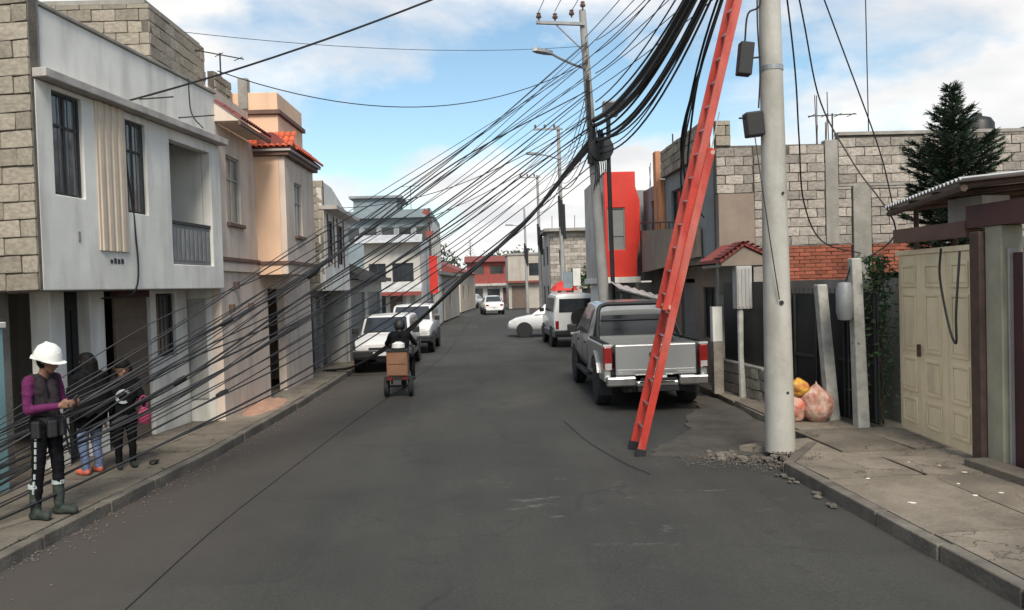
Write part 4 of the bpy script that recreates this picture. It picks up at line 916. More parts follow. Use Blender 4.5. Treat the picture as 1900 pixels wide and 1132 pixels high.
for s_ in (-1,1):
    r1 = rail(0.06,4.0,s_*.20,0,0,'ladder_red','lower_rail'); rail(1.9,LL,s_*.17,0,.09,'ladder_red','upper_rail',dd=.10)
    rail(.0,.10,s_*.20,0,0,'black','foot',wid=.055,dd=.13)
for k in range(12): 
    c_ = lb+ax*(.35+k*.305); MB().tube([c_-wv*.2,c_+wv*.2],.017,8).build('rung','aluminium',LD)
for k in range(16):
    c_ = lb+ax*(2.1+k*.305)+dv*.09; MB().tube([c_-wv*.165,c_+wv*.165],.017,8).build('rung','aluminium',LD)
c_ = lb+ax*3.95; MB().tube([c_-wv*.22-dv*.02,c_+wv*.22-dv*.02],.03,8).build('bracket','ladder_pale',LD)
c_ = lb+ax*1.95+dv*.05; MB().tube([c_-wv*.21,c_+wv*.21],.03,8).build('rung_lock','ladder_pale',LD)
MB().tube(spline([lb+ax*.6-dv*.06,lb+ax*2.2-dv*.09,lb+ax*4.5-dv*.05],6),.008,5).build('rope','timber_pale',LD)
# ------------------------------------------------------------------ cables
def cable(pts, r, label, group=None, name='cable', n=5): return tag(MB().tube(pts, r, n).build(name,'cable',smooth=60), label, 'cable', group)
rc = random.Random(21)
top = [8.2,4.85,2.82,1.74,.88,.16]; low = [5.0,2.5,1.22,.60,.15,.14]; tt = [0,.42,.70,.87,1.03,1.25]
SS_ = [0,.012,.03,.10,.13,.145,.16,.24,.255,.27,.35,.365,.38,.40,.47,.485,.55,.565,.575,.64,.66,.70,.715,.78,.86,.93,1.0]
for s_i in SS_:
    s = s_i; j = rc.choice((-.09,-.05,-.02,0,.02,.03,.06,.12))
    s0 = Vector((2.82+.1*s,18.6,0)); L_ = Vector((-5.0+.6*s,7.95-.75*s,0))
    pts = []
    for k,t_ in enumerate(tt):
        e_ = s**(.8 if k > 2 else 1.0)
        if k == 1: s = min(1,max(0,s+rc.gauss(0,.07))); e_ = s
        z = top[k]*(1-e_)+low[k]*e_+j*(1 if 0 < k < 4 else 0)*3*rc.random(); p = s0.lerp(L_,t_)+Vector((rc.gauss(0,.05),rc.gauss(0,.07),0))*(0 < k < 5)
        if p.x < -5.35: p.x = -5.35
        pts.append((p.x,p.y,max(z,.14)))
    s = s_i; q_ = 0 if s < .3 else 1 if s < .65 else 2; sp_pts = spline(pts,9)
    fc = cable(sp_pts, rc.choice((.006,.007,.008,.010,.014)), ('black cable in the uppermost strands sagging across to the left pavement','black cable in the middle strands sagging across to the left pavement','black cable in the lowest strands drooping onto the left pavement')[q_], ('upper fallen cables','middle fallen cables','lowest fallen cables')[q_])
    if s in (.145,.38,.565,.715,.255): k_ = {.145:22,.38:26,.565:29,.715:24,.255:17}[s]; MB().tube([sp_pts[k_],sp_pts[k_].lerp(sp_pts[k_+1],.35),sp_pts[k_].lerp(sp_pts[k_+1],.7)],[.028,.036,.026],8).build('splice_closure','black',fc,smooth=60)
# thick bundle dropped straight across the street
for i in range(6): o_ = [rc.uniform(-.07,.07) for _ in range(4)]; cable(spline([(2.85,18.6,5.85-.05*i),(1.2+o_[0],18.9,3.9+o_[1]),(-.4,19.1+o_[0],2.5+o_[2]),(-2.0,19.4+o_[1],1.1+o_[3]),(-3.3,19.9+o_[2],.30),(-4.0-.05*i,20.3,.15)],10), (.034,.026,.020,.03,.016,.022)[i], 'stouter black cable dropping across the street behind the tricycle', 'bundle dropped behind the tricycle', n=6)
# bundles from the near pole to the leaning pole
for i,(z0,z1,r,sg) in enumerate([(7.35,6.25,.065,.55),(7.25,6.12,.05,.60),(7.1,5.75,.04,.75),(7.4,6.5,.02,.5),(7.5,6.7,.015,.4),(7.6,7.4,.012,.45),(7.65,7.9,.012,.35),(7.3,5.6,.014,.9),(7.45,8.2,.010,.3),(7.05,5.45,.02,.8),(7.33,6.2,.03,.66),(7.28,6.0,.024,.58),(7.2,5.9,.03,.70),(7.38,6.35,.018,.62),(7.15,5.82,.018,.82)]):
    cable(sagline((3.55,9.2,z0),(2.92+.015*i,18.5,z1),sg), r, 'thick black cable bundle between the near pole and the leaning pole' if r > .038 else 'thin black overhead cable between the near pole and the leaning pole', 'thick bundles along the right side' if r > .038 else 'thin overhead cables along the right side')
for i in range(6):   # on to the farther poles
    cable(sagline((2.85,18.7,5.6+.33*i),(3.95,36,7.0+.25*i),.5+.05*(i%3)), .012+.006*(i%3==0), 'overhead cable running on to the far crossarm pole', 'overhead cables to the far poles')
for i in range(4): cable(sagline((3.97,36,7.0+.4*i),(3.95,49,7.0+.4*i),.4), .015, 'overhead cable between the two far poles', 'cables between far poles')
for i,x in enumerate((1.65,2.05,2.46)):
    cable(sagline((x,18.6,8.95),(2.9+.4*i,2.0,9.6),.3), .009, 'thin power wire from the crossarm over the viewer', 'power wires over the viewer')
# service drops
for i in range(6): cable(sagline((2.78,18.6,8.3-.28*i),(5.6+.25*i,8.2,10.6-.3*i),.35), .010, 'thin cable climbing from the leaning pole over the right pavement', 'cables climbing to the upper right')
cable(sagline((3.6,9.2,7.5),(-4.66,10.44,4.90),.25,24), .014, 'service wire from the near pole to the white house ledge')
cable(sagline((2.78,18.6,7.7),(-4.5,13.6,6.2),.85,24), .010, 'drooping service wire from the leaning pole to the peach tower')
cable(sagline((2.8,18.6,8.1),(-5.0,13.5,6.85),.2,24), .006, 'upper service wire from the leaning pole to the block roof room')
cable(sagline((2.8,18.6,6.4),(-3.9,21.5,4.6),.55,24), .010, 'service wire from the leaning pole to the block house')
cable(sagline((2.85,18.6,6.1),(-3.7,24.0,4.0),.45,24), .010, 'service wire from the leaning pole to the low shop roof')
cable(spline([(3.75,9.2,7.2),(4.6,10.4,5.9),(5.25,11.3,4.9),(5.6,11.0,3.9),(5.9,10.45,2.9),(5.3,10.4,2.4)],7), .012, 'drop wire curving from the near pole down to the meter post')
cable(spline([(3.75,9.2,7.3),(4.9,9.9,5.3),(5.6,10.3,4.0),(5.95,10.6,3.25)],7), .010, 'drop wire from the near pole to the canopy corner')
cable(spline([(3.75,9.25,7.1),(4.55,10.6,5.4),(4.95,11.4,4.4),(5.4,12.3,3.5),(6.3,13.6,2.9),(7.6,14.75,2.7)],7), .013, 'drop wire from the near pole past the block wall column')
for i in range(6):
    q_ = [rc.uniform(-.10,.10) for _ in range(8)]
    cable(spline([(3.5,9.15,7.0-.05*i),(3.30+q_[0]*.5,10.6,5.55+q_[1]),(3.42+q_[2],12.2,4.5+q_[3]*2),(3.95+q_[4],14.2,3.85+q_[5]*2.5),(4.58,15.6+q_[6]*8,3.8+q_[7]*3)],7), .014+.004*(i%2), 'black cable hanging behind the ladder towards the brown balcony', 'cables hanging behind the ladder')
cable(spline([(5.55,8.85,2.55),(5.50,8.8,2.2),(5.44,8.55,1.65),(5.40,8.36,1.45),(5.38,8.32,1.8),(5.42,8.3,2.5)],7), .014, 'loose cable loop hung on the cream gate')
# cables lying on the road
cable(spline([(-.6,60,.05),(-.9,40,.052),(-1.2,26,.05),(-1.75,18,.036),(-2.25,12.5,.026),(-2.5,9.0,.024),(-2.6,7.2,.024),(-2.6,5.0,.024),(-2.6,2,.022)],10), .0035, 'thin black cable lying along the left lane of the road')
cable(spline([(1.3,12.2,.044),(1.45,10.5,.044),(1.7,9.2,.042),(1.9,8.6,.036)],8), .005, 'short thin cable lying on the road near the ladder')
cable(spline([(-5.05,10.6,5.5),(-4.95,10.5,5.1),(-4.78,10.48,4.8),(-4.71,10.45,4.0),(-4.66,10.5,3.2),(-4.66,10.45,2.36),(-5.1,10.4,2.25)],7), .013, 'black cable running down the white house front')
cable(spline([(-4.42,12.0,5.62),(-4.40,12.02,5.1),(-4.22,12.0,4.85)],5), .010, 'short black lead on the white parapet')
# white house rods
# ------------------------------------------------------------------ red bay shop
RS = thing('red_bay_shop', 'shop with bright red upper bay, dark window and white trim', 'shop', (3.5,22.4,0), 0)
MB().wall(.12,1.02,2.42,5.42,-.98,-.86,[(.20,.70,3.2,4.4)]).build('bay_front','red_paint',RS,bevel=.01)
window(RS,fr(0,-.98),.20,.70,3.2,4.4,.05,fm='shutter',gm='shutter',nx=1,nz=[3.6])
MB().box(.12,.24,-.859,3.0,2.42,5.42).build('bay_side','plaster_ledge',RS); MB().box(.9,1.02,-.859,3,2.42,5.42).build('bay_side','red_paint',RS)
MB().prism([(1.021,2.9),(1.021,5.0),(1.14,4.6),(1.14,3.6)],-.95,-.6,'y').build('bay_fin','red_paint',RS)
MB().box(.05,1.1,-1.06,3.0,2.25,2.418).build('white_trim','plaster_white',RS,bevel=.01)
MB().box(-.02,.05,-.7,.3,2.42,4.9).build('pink_panel','plaster_ledge',RS)
MB().box(.24,.9,-.85,3,5.3,5.4).build('roof_slab','cement',RS)
MB().wall(.25,5,.1,2.25,-.2,0,[(.4,1.0,.1,2.0)]).build('ground_wall','plaster_grey',RS); MB().box(.4,1.0,-.12,-.08,.12,2.0).build('door','shutter',RS)
MB().box(.25,.4,0.001,3,.1,2.25).build('street_wall','plaster_white',RS)
MB().box(1.03,5,.0,3,2.3,5.0).build('rear_block','slate_plaster',RS)
# street stall with pale roof sheet ahead of the pickup and red parasol
SS = thing('street_stall', 'stall with sloping pale metal roof sheet just past the pickup', 'stall', (3.75,17.6,0), 0)
sh_ = MB(); n = 24
for k in range(n):
    a, b_ = k/n, (k+1)/n; za, zb = .02*math.sin(a*44), .02*math.sin(b_*44)
    sh_.add([(-.55+1.35*a,-.4,2.12-.42*a+za),(-.55+1.35*b_,-.4,2.12-.42*b_+zb),(-.55+1.35*b_,.9,2.30-.42*b_+zb),(-.55+1.35*a,.9,2.30-.42*a+za)],[(0,1,2,3)])
sh_.build('roof_sheet','zinc',SS)
MB().tube([(-.56,-.42,2.10),(.82,-.42,1.67)],.03,5).build('roof_edge','iron',SS)
for x,y_,h in ((-.5,-.35,2.06),(.75,-.35,1.66),(-.5,.85,2.24),(.75,.85,1.85)): MB().tube([(x,y_,.0),(x,y_,h)],.03,6).build('post','iron',SS)
MB().box(-.5,.75,-.3,.8,.75,.8).build('counter','wood_brown',SS)
UM = thing('red_parasol', 'red parasol in front of the unfinished block building', 'parasol', (3.75,33.5,0), 0)
pr = []
for r,z in ((.0,2.45),(.25,2.38),(.5,2.2),(.62,2.0),(.6,1.99),(.48,2.17),(.2,2.34),(0,2.4)): pr.append((r,z))
MB().lathe(pr,(0,0,0),8).build('canopy','red_paint',UM); MB().tube([(0,0,0),(0,0,2.42)],.025,6).build('pole','zinc',UM); MB().lathe([(.25,0),(.25,.08),(.05,.1)],(0,0,0),10).build('base','cement',UM)
SG = thing('shop_sign', 'small white and blue sign boxes left of the red bay', 'sign', (3.75,30.5,0), 0)
MB().box(.05,.35,0,.12,2.2,2.9).build('white_panel','plaster_white',SG); MB().box(-.35,.03,.02,.1,2.1,2.75).build('blue_panel','steel_blue',SG); MB().tube([(0.04,.15,0),(0.04,.15,2.9)],.04,6).build('post','iron',SG)
# ------------------------------------------------------------------ vehicles (x forward, y left, origin on the ground)
def ring(x, zb, zm, zt, zr, wb, w, wr):
    h = [(0,zb),(wb*.92,zb),(wb,zb+.06),(w,zm),(w*.985,zt),(wr,zr-.035),(wr*.9,zr),(wr*.5,zr+.018),(0,zr+.022)]
    return [(x,a,z) for a,z in h]+[(x,-a,z) for a,z in h[-2:0:-1]]
def loft_body(par, st, m, name='body'):
    return MB().loft([ring(*s) for s in st]).build(name,m,par,smooth=38)
def wheel(par, x, y, r, wd, m='rim', spin=0):
    s_ = 1 if y > 0 else -1
    t = MB().lathe([(r*.6,-wd/2),(r*.93,-wd/2),(r,-wd*.32),(r,wd*.32),(r*.93,wd/2),(r*.6,wd/2)],(x,y,r),24,'y').build('wheel','tyre',par,smooth=50)
    MB().lathe([(0,-wd*.2),(r*.62,-wd*.2),(r*.62,wd*.40),(r*.55,wd*.44),(r*.5,wd*.30),(r*.18,wd*.34),(0,wd*.36)] if s_ > 0 else [(0,-wd*.36),(r*.18,-wd*.34),(r*.5,-wd*.30),(r*.55,-wd*.44),(r*.62,-wd*.40),(r*.62,wd*.2),(0,wd*.2)],(x,y,r),20,'y').build('rim',m,t,smooth=40)
    for k in range(5):
        a = 2*math.pi*k/5+spin; MB().tube([(x+math.cos(a)*r*.14,y+s_*wd*.36,r+math.sin(a)*r*.14),(x+math.cos(a)*r*.52,y+s_*wd*.36,r+math.sin(a)*r*.52)],r*.07,5).build('spoke',m,t)
    return t
def arch(par, x, y, r, s_): MB().lathe([(0,-.03),(r,-.03),(r,.0),(r*.86,.0),(r*.86,-.027),(0,-.027)] if s_ > 0 else [(0,-.003),(r*.86,-.003),(r*.86,-.03),(r,-.03),(r,0),(0,0)],(x,y,r*.9),24,'y').build('wheel_arch','black',par)
def quad(par, name, pts, m, th=.006):
    p = [Vector(q) for q in pts]; n = (p[1]-p[0]).cross(p[-1]-p[0]).normalized()*th; k = len(p)
    return MB().add([tuple(q) for q in p]+[tuple(q+n) for q in p],[tuple(range(k-1,-1,-1)),tuple(range(k,2*k))]+[(i,(i+1)%k,k+(i+1)%k,k+i) for i in range(k)]).build(name,m,par)
# --- silver pickup
PK = thing('pickup_truck', 'silver double cab pickup with black roll bar parked on the right', 'pickup', (3.0,15.5,.02), R_(89.6))
W_ = .88
loft_body(PK,[( -.62,.50,.75,1.10,1.58,.78,W_,.64),(-.50,.48,.75,1.12,1.70,.80,W_,.67),(.1,.46,.75,1.12,1.76,.80,W_,.68),(.6,.46,.75,1.12,1.74,.80,W_,.68),(.85,.46,.75,1.11,1.66,.80,W_,.66),(1.42,.46,.75,1.07,1.12,.80,W_,.78),(1.6,.46,.75,1.05,1.09,.80,W_,.78),(2.3,.46,.72,.97,1.0,.78,W_*.98,.74),(2.55,.46,.68,.86,.88,.72,W_*.90,.66),(2.62,.5,.62,.72,.74,.66,.74,.6)],'silver_paint','cab')
def bedside(s_):
    prof = [(-2.6,.50),(-2.02,.50),(-1.98,.62),(-1.86,.80),(-1.62,.88),(-1.38,.80),(-1.26,.62),(-1.22,.5),(-.64,.5),(-.64,1.10),(-2.6,1.10)]
    mb = MB().prism(prof, s_*.76, s_*W_, 'y').build('bed_side','silver_paint',PK,bevel=.025)
    MB().prism([(-2.06,.60),(-1.96,.76),(-1.80,.90),(-1.62,.945),(-1.44,.90),(-1.28,.76),(-1.18,.60),(-1.24,.60),(-1.38,.80),(-1.62,.88),(-1.86,.80),(-2.0,.60)], s_*W_, s_*(W_+.035), 'y').build('wheel_flare','silver_paint',mb)
    MB().box(-2.58,-.66,s_*.84 if s_<0 else .78,s_*.78 if s_<0 else .84,1.102,1.135).build('bed_rail','black',mb)
for s_ in (-1,1): bedside(s_)
MB().box(-2.52,-.65,-.755,.755,.60,.66).build('bed_floor','black',PK)
MB().box(-.72,-.64,-.755,.755,.66,1.08).build('bed_front','silver_paint',PK)
MB().box(-2.3,-.8,-.6,.6,.665,.95).build('bed_load','black',PK,bevel=.04)
tg = MB().box(-2.625,-2.555,-.685,.685,.60,1.10).build('tailgate','silver_paint',PK,bevel=.018)
MB().box(-2.634,-2.626,-.66,.66,.655,.70).build('tailgate_crease','silver_paint',tg,bevel=.004)
MB().box(-2.645,-2.626,-.11,.11,.90,.97).build('handle','black',tg,bevel=.006)
MB().box(-2.60,-2.53,-.685,.685,1.102,1.12).build('spoiler_cap','silver_paint',tg)
for s_ in (-1,1):
    y0,y1 = sorted((s_*.735,s_*.885))
    t = MB().box(-2.635,-2.50,y0,y1,.70,1.08).build('tail_light','tail_red',PK,bevel=.02)
    MB().box(-2.641,-2.636,y0+.02,y1-.02,.72,.81).build('reverse_lamp','rim',t); MB().box(-2.63,-2.50,y0,y1,1.083,1.115).build('light_cap','lamp_clear',t)
bp_ = MB().box(-2.78,-2.63,-.86,-.36,.44,.60).box(-2.78,-2.63,.36,.86,.44,.60).box(-2.74,-2.63,-.36,.36,.42,.52).build('rear_bumper','chrome',PK,bevel=.03)
MB().box(-2.80,-2.781,-.3,.3,.525,.575).build('step_pad','black',bp_); MB().box(-2.775,-2.741,-.34,.34,.36,.43).build('lower_step','black',bp_)
MB().box(-2.66,-2.64,-.17,.17,.50,.60).build('number_plate','plate_white',PK)
MB().box(-2.55,2.3,-.55,.55,.32,.50).build('chassis','black',PK); MB().tube([(-2.62,.45,.36),(-1.8,.4,.36)],.03,8).build('exhaust','rust',PK)
for s_ in (-1,1): MB().box(-2.08,-2.06,s_*.77-.11,s_*.77+.11,.22,.55).build('mud_flap','black',PK)
for x in (-1.62,1.62):
    for s_ in (-1,1): wheel(PK,x,s_*.77,.37,.25)
for s_ in (-1,1): arch(PK,1.62,s_*(W_+.004) if s_>0 else s_*W_+.026,.44,s_)
rbar = MB()
for s_ in (-1,1): rbar.tube(spline([(-1.35,s_*.78,1.12),(-1.0,s_*.72,1.45),(-.86,s_*.66,1.66),(-.84,s_*.52,1.72)],5),.038,8); rbar.tube([(-.80,s_*.76,1.12),(-.82,s_*.66,1.66)],.035,8)
rbar.tube([(-.84,-.52,1.72),(-.84,.52,1.72)],.038,8).tube([(-.82,-.64,1.42),(-.82,.64,1.42)],.022,6).build('roll_bar','black',PK,smooth=60)
quad(PK,'rear_window',[(-.626,-.66,1.13),(-.612,-.58,1.57),(-.612,.58,1.57),(-.626,.66,1.13)],'glass')
for s_ in (-1,1):
    def sd(x, f, x2=None):   # point on the glasshouse side
        return (x, s_*((.868)+(.66-.868)*f+.008), 1.12+(1.70-1.12)*f)
    for a,b_,c_,d_ in ((-.50,.12,-.44,.12),(.18,1.18,.18,.72)):
        q = [sd(a,.08),sd(b_,.08),sd(d_,.88),sd(c_,.88)]
        if s_ < 0: q = q[::-1]
        quad(PK,'side_window',q[::-1],'glass')
    MB().box(.95,1.08,s_*.98-.10,s_*.98+.10,1.12,1.28).build('mirror','black',PK,bevel=.02)
    for x in (-.30,.72): MB().box(x,x+.16,s_*.885-.008,s_*.885+.008,.98,1.01).build('door_handle','black',PK)
    for x in (-.6,.14,1.2): MB().box(x,x+.008,s_*.8815-.002,s_*.8815+.002,.6,1.1).build('door_gap','black',PK)
    MB().box(-.6,1.15,s_*.86-.06,s_*.86+.06,.40,.455).build('side_step','black',PK)
quad(PK,'windscreen',[(1.40,-.74,1.13),(.88,-.6,1.655),(.88,.6,1.655),(1.40,.74,1.13)][::-1],'glass')
for s_ in (-1,1): MB().box(2.46,2.60,s_*.62-.14,s_*.62+.14,.72,.86).build('headlight','lamp_clear',PK,bevel=.02)
PK.scale = (1.03,1.02,1.06)
# --- generic boxy vehicle
def boxy(name, label, loc, rz, L=3.9, W=.82, H=1.85, belt=1.12, hood=1.05, m='white_paint', low='grey_paint', spare=False, wr=.34, rack=False, front_dark=False):
    t = thing(name, label, 'car', loc, rz, None); x0, x1 = -L/2, L/2; wt = W*.86
    cab = x1-L*.30
    loft_body(t,[(x0,.48,.75,belt,H-.12,W*.88,W*.97,wt*.95),(x0+.06,.45,.75,belt,H-.03,W*.9,W,wt),(0,.44,.75,belt,H,W*.9,W,wt),(cab-.38,.44,.75,belt,H-.04,W*.9,W,wt*.98),(cab+.10,.44,.75,belt-.03,hood+.06,W*.9,W,W*.9),(x1-.18,.44,.7,hood-.08,hood-.04,W*.88,W*.97,W*.84),(x1,.48,.66,hood-.22,hood-.18,W*.84,W*.9,W*.78)],m)
    MB().prism([(x0-.02,.36),(x1+.02,.36),(x1+.03,.62),(x0-.03,.62)],-W*1.015,W*1.015,'y').build('cladding',low,t,bevel=.03)
    for x in (x0+.72,x1-.68):
        for s_ in (-1,1): wheel(t,x,s_*(W-.08),wr,.22); arch(t,x,s_*(W+.02) if s_>0 else s_*(W+.02)+.03,wr*1.17,s_)
    quad(t,'rear_window',[(x0-.004,-W*.74,belt+.06),(x0+.004,-W*.72,H-.18),(x0+.004,W*.72,H-.18),(x0-.004,W*.74,belt+.06)],'glass')
    xs0, zs0, xs1, zs1 = cab+.10, hood+.06, cab-.38, H-.04
    wp = lambda f: (xs0+(xs1-xs0)*f+.022, zs0+(zs1-zs0)*f+.022)
    (xa0,za0),(xa1,za1) = wp(.07), wp(.90); quad(t,'windscreen',[(xa0,-W*.82,za0),(xa1,-W*.74,za1),(xa1,W*.74,za1),(xa0,W*.82,za0)][::-1],'glass'); quad(t,'wiper',[(xa0+.012,-W*.5,za0+.02),(xa0+.008,-W*.5,za0+.04),(xa0+.008,W*.1,za0+.05),(xa0+.012,W*.1,za0+.03)][::-1],'black')
    for s_ in (-1,1):
        def sd(x,f): return (x, s_*(W*.985+(wt-W*.985)*f+.008), belt+(H-.04-belt)*f)
        for a,b_,b2 in ((x0+.18,x0+1.05,x0+1.05),(x0+1.12,cab-.05,cab-.36)):
            q = [sd(a,.12),sd(b_,.12),sd(b2,.84),sd(a,.84)]
            quad(t,'side_window',(q if s_ < 0 else q[::-1]),'glass')
        MB().box(x1-.05,x1+.012,s_*W*.66-.11,s_*W*.66+.11,hood-.36,hood-.22).build('headlight','lamp_clear',t,bevel=.02)
        MB().box(x0-.03,x0+.02,s_*W*.84-.06,s_*W*.84+.06,.66,.95).build('tail_light','tail_red',t,bevel=.01)
        MB().box(cab-.02,cab+.08,s_*(W+.1)-.09,s_*(W+.1)+.09,belt+.02,belt+.18).build('mirror','black',t,bevel=.02)
    MB().box(x0-.12,x0-.031,-W*.96,W*.96,.44,.60).build('rear_bumper','black',t,bevel=.02); MB().box(x1+.031,x1+.12,-W*.96,W*.96,.42,.60).build('front_bumper','black',t,bevel=.02)
    MB().box(x1-.02,x1+.02,-W*.44,W*.44,hood-.38,hood-.24).build('grille','black',t)
    MB().box(x0-.135,x0-.121,-.2,.2,.47,.57).build('number_plate','plate_white',t); MB().box(x1+.121,x1+.13,-.2,.2,.47,.57).build('number_plate','plate_white',t)
    if spare:
        sp = MB().lathe([(.18,-.09),(.34,-.09),(.37,-.05),(.37,.05),(.34,.09),(.18,.09)],(x0-.14,-.20,1.06),24,'x').build('spare_wheel','tyre',t,smooth=50)
        MB().lathe([(0,-.05),(.2,-.07),(.2,.05),(0,.05)],(x0-.14,-.20,1.06),16,'x').build('rim','rim',sp)
    if rack:
        for s_ in (-1,1): MB().tube([(x0+.3,s_*wt*.85,H+.06),(cab-.5,s_*wt*.85,H+.06)],.02,6).build('roof_rail','black',t)
    return t
boxy('off_roader','white boxy off-roader with spare wheel on its back door',(3.28,28.4,.03),R_(92),3.7,.78,1.90,1.18,1.08,spare=True)
boxy('parked_jeep','white boxy car facing the viewer parked at the left kerb',(-2.70,22.3,.03),R_(-90),3.8,.76,1.50,.98,.92)
boxy('parked_van','dark fronted pale van parked behind the white boxy car',(-2.45,28.0,.03),R_(-91),4.0,.80,1.66,1.08,1.02,m='white_paint',low='black',rack=True)
def sedan(name, label, loc, rz, m='white_paint', L=4.2, W=.82, H=1.42):
    t = thing(name, label, 'car', loc, rz); a = L/4.2
    loft_body(t,[(-2.1*a,.42,.6,.80,.82,W*.82,W*.88,W*.74),(-2.0*a,.36,.6,.92,.94,W*.88,W*.95,W*.8),(-1.5*a,.32,.6,.96,1.0,W*.9,W,W*.84),(-.95*a,.32,.6,.95,H-.06,W*.9,W,W*.68),(-.3*a,.32,.6,.94,H,W*.9,W,W*.7),(.25*a,.32,.6,.92,H-.05,W*.9,W,W*.68),(1.0*a,.32,.6,.88,.94,W*.9,W,W*.86),(1.7*a,.34,.58,.78,.82,W*.88,W*.96,W*.82),(2.02*a,.38,.55,.66,.68,W*.82,W*.86,W*.72),(2.1*a,.42,.5,.56,.58,W*.7,W*.74,W*.6)],m)
    for x in (-1.3*a,1.28*a):
        for s_ in (-1,1): wheel(t,x,s_*(W-.07),.31,.2); arch(t,x,s_*(W+.008) if s_>0 else s_*(W+.008)+.03,.355,s_)
    for s_ in (-1,1):
        def sd(x,f): return (x, s_*(W*.985+(W*.69-W*.985)*f+.010), .94+(H-.03-.94)*f)
        for p,q,p2,q2 in ((-1.25,-.33,-.85,-.33),(-.26,.82,-.26,.22)):
            k = [sd(p*a,.12),sd(q*a,.12),sd(q2*a,.82),sd(p2*a,.82)]; quad(t,'side_window',(k if s_<0 else k[::-1]),'glass')
        MB().box(1.88*a,2.04*a,s_*W*.66-.12,s_*W*.66+.12,.58,.70).build('headlight','lamp_clear',t,bevel=.02)
        MB().box(-2.11*a,-2.0*a,s_*W*.68-.12,s_*W*.68+.12,.70,.86).build('tail_light','tail_red',t,bevel=.02)
    quad(t,'windscreen',[(.97*a,-W*.80,.985),(.32*a,-W*.62,H-.045),(.32*a,W*.62,H-.045),(.97*a,W*.80,.985)][::-1],'glass',.012)
    quad(t,'rear_window',[(-1.48*a,-W*.76,1.045),(-1.01*a,-W*.62,H-.055),(-1.01*a,W*.62,H-.055),(-1.48*a,W*.76,1.045)],'glass',.012)
    MB().box(-2.14*a,-2.05*a,-W*.8,W*.8,.36,.5).build('rear_bumper',m,t,bevel=.02); MB().box(-2.15*a,-2.141*a,-.2,.2,.55,.65).build('number_plate','plate_white',t)
    return t
sedan('white_sedan','white sedan nosing out of the side street past the off-roader',(3.05,33.1,.02),R_(176),L=3.7)
sedan('far_car','pale silver hatchback far down the middle of the street',(.95,61.5,.03),R_(95),m='white_paint',L=3.9,H=1.5)
sedan('far_car','small white car parked before the red building',(-.7,82,.03),R_(75),m='white_paint',L=4.0,H=1.5)
sedan('far_dark_car','dark car at the far left bend',(-2.2,86,.03),R_(20),m='grey_paint',L=4.0,H=1.5)
# ------------------------------------------------------------------ people: capsules fused into one skin
def person(name, label, loc, rz, caps, mats, scale=1., voxel=.011, slim=1.):
    t = thing(name, label, 'person', loc, rz)
    mb = MB()
    for p, q, r0, r1, m in caps:
        p, q = Vector(p), Vector(q); d = (q-p); ln = d.length
        ax_ = d.normalized() if ln > 1e-5 else Vector((0,0,1)); pts = []; rs = []
        for k in range(5): a = math.pi/2*k/4; pts.append(p-ax_*r0*math.cos(a)); rs.append(max(r0*math.sin(a),.0008))
        for k in range(5): a = math.pi/2*k/4; pts.append(q+ax_*r1*math.sin(a)); rs.append(max(r1*math.cos(a),.0008))
        mb.tube(pts, rs, 12)
    me = mb.mesh('body_source', mats[0], fix=True); o = bpy.data.objects.new('body', me); C.objects.link(o)
    rm = o.modifiers.new('remesh','REMESH'); rm.mode = 'VOXEL'; rm.voxel_size = voxel
    sm = o.modifiers.new('smooth','SMOOTH'); sm.iterations = 4; sm.factor = .5
    dg = bpy.context.evaluated_depsgraph_get(); me2 = bpy.data.meshes.new_from_object(o.evaluated_get(dg)); me2.name = 'body'
    o.modifiers.clear(); o.data = me2; bpy.data.meshes.remove(me)
    me2.materials.clear()
    for m in mats: me2.materials.append(MATS[m])
    segs = [(Vector(p),Vector(q)-Vector(p),max((Vector(q)-Vector(p)).length_squared,1e-9),r0,r1,m) for p,q,r0,r1,m in caps]
    for f in me2.polygons:
        c_ = f.center; best = 9; bi = 0
        for p,d,l2,r0,r1,m in segs:
            u_ = min(1,max(0,(c_-p).dot(d)/l2)); dd = (c_-p-d*u_).length-(r0+(r1-r0)*u_)
            if dd < best: best = dd; bi = m
        f.material_index = bi; f.use_smooth = True
    skin_i = {i for i, m in enumerate(mats) if m in ('skin','hair','helmet','black')}
    soft = set(v for f in me2.polygons if f.material_index not in skin_i for v in f.vertices)
    nrm_ = {v.index: v.normal.copy() for v in me2.vertices}
    for i in soft:                                   # cloth folds
        v = me2.vertices[i]; c_ = v.co
        d_ = noise.noise((c_.x*9+c_.z*5, c_.y*9, c_.z*16))*.010+noise.noise((c_.x*24, c_.y*24, c_.z*38))*.004
        v.co = c_+nrm_[i]*d_
    o.parent = t; t.scale = (scale*slim,scale*slim,scale)
    return t
def hand(wr, dirn, side, down, mi, curl=.5, s=1.):
    # palm and five fingers from the wrist, dirn = pointing, side = towards the thumb, down = palm-facing
    wr, dirn, side, down = Vector(wr), Vector(dirn).normalized(), Vector(side).normalized(), Vector(down).normalized(); out_ = []
    pe = wr+dirn*.085*s
    for k in (-1,0,1): out_.append((wr+side*.012*k*s, pe+side*.025*k*s, .018*s, .017*s, mi))
    for k,ln in enumerate((.068,.078,.072,.055)):
        b = pe+side*(.033-.022*k)*s; m1 = b+(dirn*(1-curl*.5)+down*curl*.6).normalized()*ln*.5*s; e = m1+(dirn*(1-curl)+down*(curl+.2)).normalized()*ln*.5*s
        out_ += [(b,m1,.0095*s,.009*s,mi),(m1,e,.009*s,.008*s,mi)]
    b = wr+dirn*.03*s+side*.03*s; m1 = b+(dirn*.6+side*.6+down*.3).normalized()*.035*s; e = m1+(dirn*.9+side*.1+down*.4).normalized()*.03*s
    out_ += [(b,m1,.012*s,.011*s,mi),(m1,e,.011*s,.009*s,mi)]
    return out_
